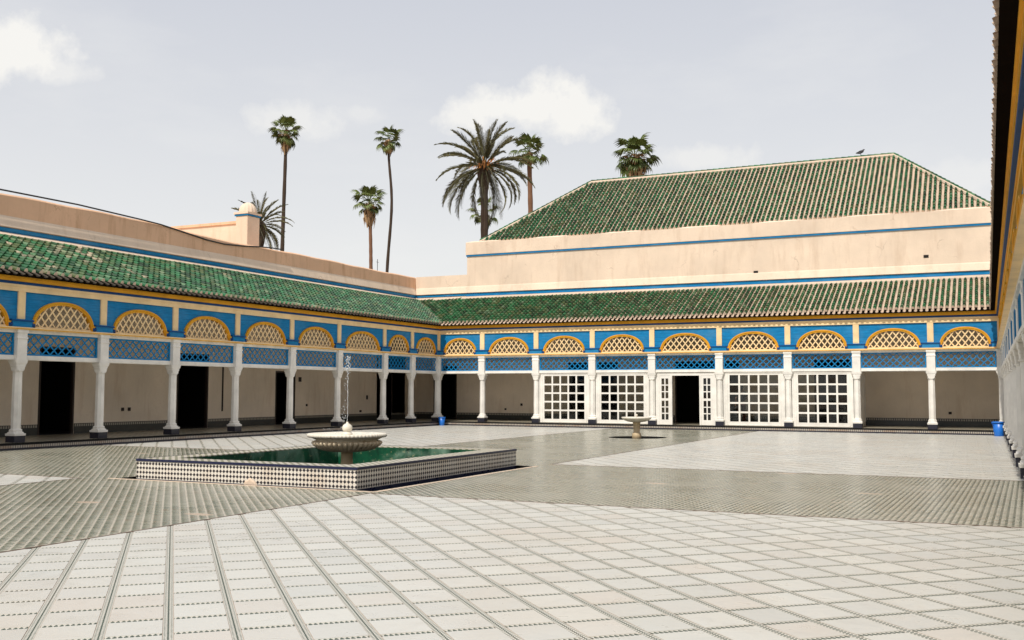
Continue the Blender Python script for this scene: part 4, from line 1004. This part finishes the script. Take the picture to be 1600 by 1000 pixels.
# ---------------------------------------------------------------- palms
def fan_leaf(seed, R_=0.75, petiole=0.75, droop=0.35, nb=15):
    """leaf along +x, fan opening after the petiole"""
    q = random.Random(seed); m = MB(); sag = lambda x: -droop*.25*(x*x)
    m.bar((0, 0, 0), (petiole, 0, sag(petiole)), .035, .02, (0, 0, 1))
    for k in range(nb):
        a = R(-88+176*k/(nb-1))+q.uniform(-.04, .04); L = R_*(1-.25*abs(a)/1.6)*q.uniform(.88, 1.08); w_ = .062*R_/.6
        base = Vector((petiole, 0, sag(petiole))); d = Vector((math.cos(a), math.sin(a), 0)); sd = Vector((-d.y, d.x, 0))
        up = Vector((0, 0, .10*abs(math.sin(a))*R_))
        p1 = base+d*L*.55+up+Vector((0, 0, -.03*L)); p2 = base+d*L*.82+up+Vector((0, 0, -.10*L*(1+droop*2)+q.uniform(-.04, .03))); p3 = base+d*L*.98+up+Vector((0, 0, -.28*L*(1+droop*2)))
        m.faces([base-sd*.01, p1-sd*w_+Vector((0, 0, .02)), p1, p1+sd*w_+Vector((0, 0, .02)), base+sd*.01, p2-sd*w_*.5, p2, p2+sd*w_*.5, p3], [(0, 1, 2), (0, 2, 4), (2, 3, 4), (1, 5, 6, 2), (2, 6, 7, 3), (5, 8, 6), (6, 8, 7)])
    return m
FANS = [fan_leaf(i, .62, .62+.08*i, .15+.22*i).mesh('leaf', M['fan']) for i in range(4)]
DEADF = [fan_leaf(10+i, .5, .45, 1.1, 9).mesh('dead_leaf', M['dead']) for i in range(2)]
def date_frond(seed, L=3.1, curve=1.0):
    q = random.Random(seed); m = MB(); n = 34; pts = []
    x = z = 0; a = R(8)
    for i in range(n+1): pts.append(Vector((x, 0, z))); x += math.cos(a)*L/n; z += math.sin(a)*L/n; a -= R(58)*curve/n*(0.4+1.5*i/n)
    m.tube(pts[::3], [.035*(1-.8*k/len(pts[::3])) for k in range(len(pts[::3]))], 4)
    for i in range(7, n+1):
        d = (pts[i]-pts[i-1]).normalized(); t = (i-7)/(n-7); ll = .46*(math.sin(math.pi*(.18+.72*t)))*q.uniform(.85, 1.1)
        for sd in (-1, 1):
            for r_ in (0, 1, 2):
                p = pts[i]-d*.03*r_; dirn = (d*(.95+.12*r_)+Vector((0, sd*.62, 0))+Vector((0, 0, q.uniform(-.35, .30)))).normalized(); e_ = p+dirn*ll; wv = Vector((0, 0, .026))+d*.018
                m.quad(p-wv, p+dirn*ll*.5-wv*.9, e_, p+dirn*ll*.5+wv*.9)
    return m
DATES = [date_frond(20+i, 3.05+.15*i, .75+.25*i).mesh('frond', M['date']) for i in range(4)]
def trunk(e, pts, r0, r1, mt, n=26):
    P_ = []; rs = []
    for i in range(n+1):
        k = i/n*(len(pts)-1); j = min(int(k), len(pts)-2); f = k-j; a, b2 = Vector(pts[j]), Vector(pts[j+1])
        pm, pn = Vector(pts[max(j-1, 0)]), Vector(pts[min(j+2, len(pts)-1)])
        p = 0.5*((2*a)+(-pm+b2)*f+(2*pm-5*a+4*b2-pn)*f*f+(-pm+3*a-3*b2+pn)*f**3)
        P_.append(p); rs.append((r0+(r1-r0)*i/n)*(1+.10*(i % 2)))
    m = MB(); m.tube(P_, rs, 10); m.obj('trunk', M[mt], e)
def fan_palm(base, pts, label, n=26, sc=1.0, skirt=1.3, r=(.24, .15), mt='trunk', seed=1, dead=8, skirt_r=.42, low=-35):
    q = random.Random(seed); e = empty('fan_palm', base); tag(e, label, 'palm tree'); b0 = Vector(base)
    loc = [Vector(p)-b0 for p in pts]; trunk(e, loc, r[0], r[1], mt); top = loc[-1]
    for i in range(n):
        k = (i+.5)/n; el = R(82-(82-low)*k**.85+q.uniform(-8, 8)); az = i*2.39996+q.uniform(-.25, .25)
        mw = Matrix.Translation(top+Vector((0, 0, .12*(1-k)))) @ Matrix.Rotation(az, 4, 'Z') @ Matrix.Rotation(-el, 4, 'Y') @ Matrix.Rotation(q.uniform(-.5, .5), 4, 'X') @ Matrix.Scale(sc*q.uniform(.85, 1.1), 4)
        link('leaf', FANS[q.randrange(4)], e, mw=mw)
    for i in range(dead):
        el = R(q.uniform(-75, 25)); az = q.uniform(0, 6.28)
        mw = Matrix.Translation(top+Vector((0, 0, -.1))) @ Matrix.Rotation(az, 4, 'Z') @ Matrix.Rotation(-el, 4, 'Y') @ Matrix.Scale(sc*q.uniform(.7, .95), 4)
        link('dead_leaf', DEADF[q.randrange(2)], e, mw=mw)
    if skirt > 0:
        m = MB(); ns = 110
        for i in range(ns):
            az = q.uniform(0, 6.28); zt = -q.random()*skirt*.55; L = skirt*q.uniform(.35, .6); ra = .12+.05*q.random(); rb = skirt_r*q.uniform(.55, 1.05)*(1-.25*abs(zt)/skirt)
            c_, s_ = math.cos(az), math.sin(az); t_ = Vector((-s_, c_, 0)); wv = q.uniform(.05, .10)
            a = top+Vector((c_*ra, s_*ra, zt)); b2 = top+Vector((c_*rb, s_*rb, zt-L*.45)); c2 = top+Vector((c_*rb*.8, s_*rb*.8, zt-L))
            m.quad(a-t_*wv*.4, a+t_*wv*.4, b2+t_*wv, b2-t_*wv); m.quad(b2-t_*wv, b2+t_*wv, c2+t_*wv*.3, c2-t_*wv*.3)
        m.obj('leaf_skirt', M['dead'], e)
    return e
fan_palm((-48.7, 62, -.35), [(-48.7, 62, -.35), (-48.62, 62, 8), (-48.59, 62, 12.3), (-48.45, 62, 19.0), (-48.46, 62, 21.2)], 'tallest slender fan palm, left of the others, with a ragged brown skirt', 30, 1.0, 1.6, (.18, .11), 'trunk', 3, 12, .40, -62)
fan_palm((-41.6, 66, -.35), [(-41.6, 66, -.35), (-41.9, 66, 6), (-41.79, 66, 10.9), (-41.45, 66, 15.8), (-41.75, 66, 19.4), (-41.75, 66, 20.9)], 'very thin tall fan palm with a curved trunk and tiny crown', 24, .82, 1.2, (.14, .08), 'trunk', 5, 8, .36, -55)
fan_palm((-39.2, 60, -.35), [(-39.2, 60, -.35), (-39.3, 60, 8), (-39.36, 60, 11.5), (-39.5, 60, 14.8)], 'shortest fan palm of the left group, with a thick brown skirt', 27, .95, 1.7, (.14, .11), 'trunk2', 8, 4, .50, -40)
fan_palm((-29.7, 66, -.35), [(-29.7, 66, -.35), (-29.8, 66, 9), (-29.82, 66, 14.2), (-29.95, 66, 18.7)], 'fan palm with a reddish trunk just right of the big date palm', 24, 1.1, .5, (.22, .15), 'trunk2', 11, 2, .3, -50)
fan_palm((-20.6, 62, -.35), [(-20.6, 62, -.35), (-20.65, 62, 9), (-20.65, 62, 16.6)], 'stout fan palm rising behind the ridge of the green hall roof', 34, 1.15, 2.3, (.34, .32), 'trunk2', 14, 22, .72, -55)
fan_palm((-32.5, 64, -.35), [(-32.5, 64, -.35), (-32.5, 64, 8), (-32.5, 64, 14.2)], 'small distant fan palm low behind the trunk of the date palm', 12, .95, .6, (.15, .12), 'trunk', 17, 4, .3, -60)
def date_palm(base, top, label, n, sc, seed, r=(.25, .22), stalks=True):
    q = random.Random(seed); e = empty('date_palm', base); tag(e, label, 'palm tree'); tp = Vector(top)-Vector(base)
    trunk(e, [Vector((0, 0, 0)), tp*.5+Vector((.05, 0, 0)), tp], r[0], r[1], 'trunk', 40)
    for i in range(n):
        k = (i+.5)/n; el = R(86-138*k**.85+q.uniform(-6, 6)); az = i*2.39996+q.uniform(-.3, .3)
        mw = Matrix.Translation(tp) @ Matrix.Rotation(az, 4, 'Z') @ Matrix.Rotation(-el, 4, 'Y') @ Matrix.Rotation(q.uniform(-.6, .6), 4, 'X') @ Matrix.Scale(sc*q.uniform(.88, 1.08), 4)
        link('frond', DATES[min(3, int(k*3)+q.randrange(2))], e, mw=mw)
    if stalks:
        m = MB()
        for i in range(46):
            az = q.uniform(0, 6.28); L = q.uniform(.5, 1.05); up = q.uniform(-.1, .7); c_, s_ = math.cos(az), math.sin(az); b2 = tp+Vector((0, 0, -.1))
            m.tube([b2, b2+Vector((c_*L*.6, s_*L*.6, up*L)), b2+Vector((c_*L, s_*L, up*L*.4-.25))], [.045, .035, .02], 4)
        m.obj('fruit_stalks', M['orange'], e)
    m = MB(); m.lathe([(.22, -1.5), (.30, -1.1), (.42, -.5), (.40, 0), (.15, .35)], tuple(tp), 14, lambda z, a: .16*math.sin(a*5+z*9)); m.obj('crown_shaft', M['trunk'], e)
date_palm((-29.55, 58, -.35), (-29.46, 58, 16.0), 'large date palm with long arching grey-green fronds and orange stalks', 46, 1.14, 4)
date_palm((-42.6, 52, -.35), (-42.6, 52, 12.2), 'date palm mostly hidden behind the domed chimney on the left', 44, .70, 9, (.25, .22), False)
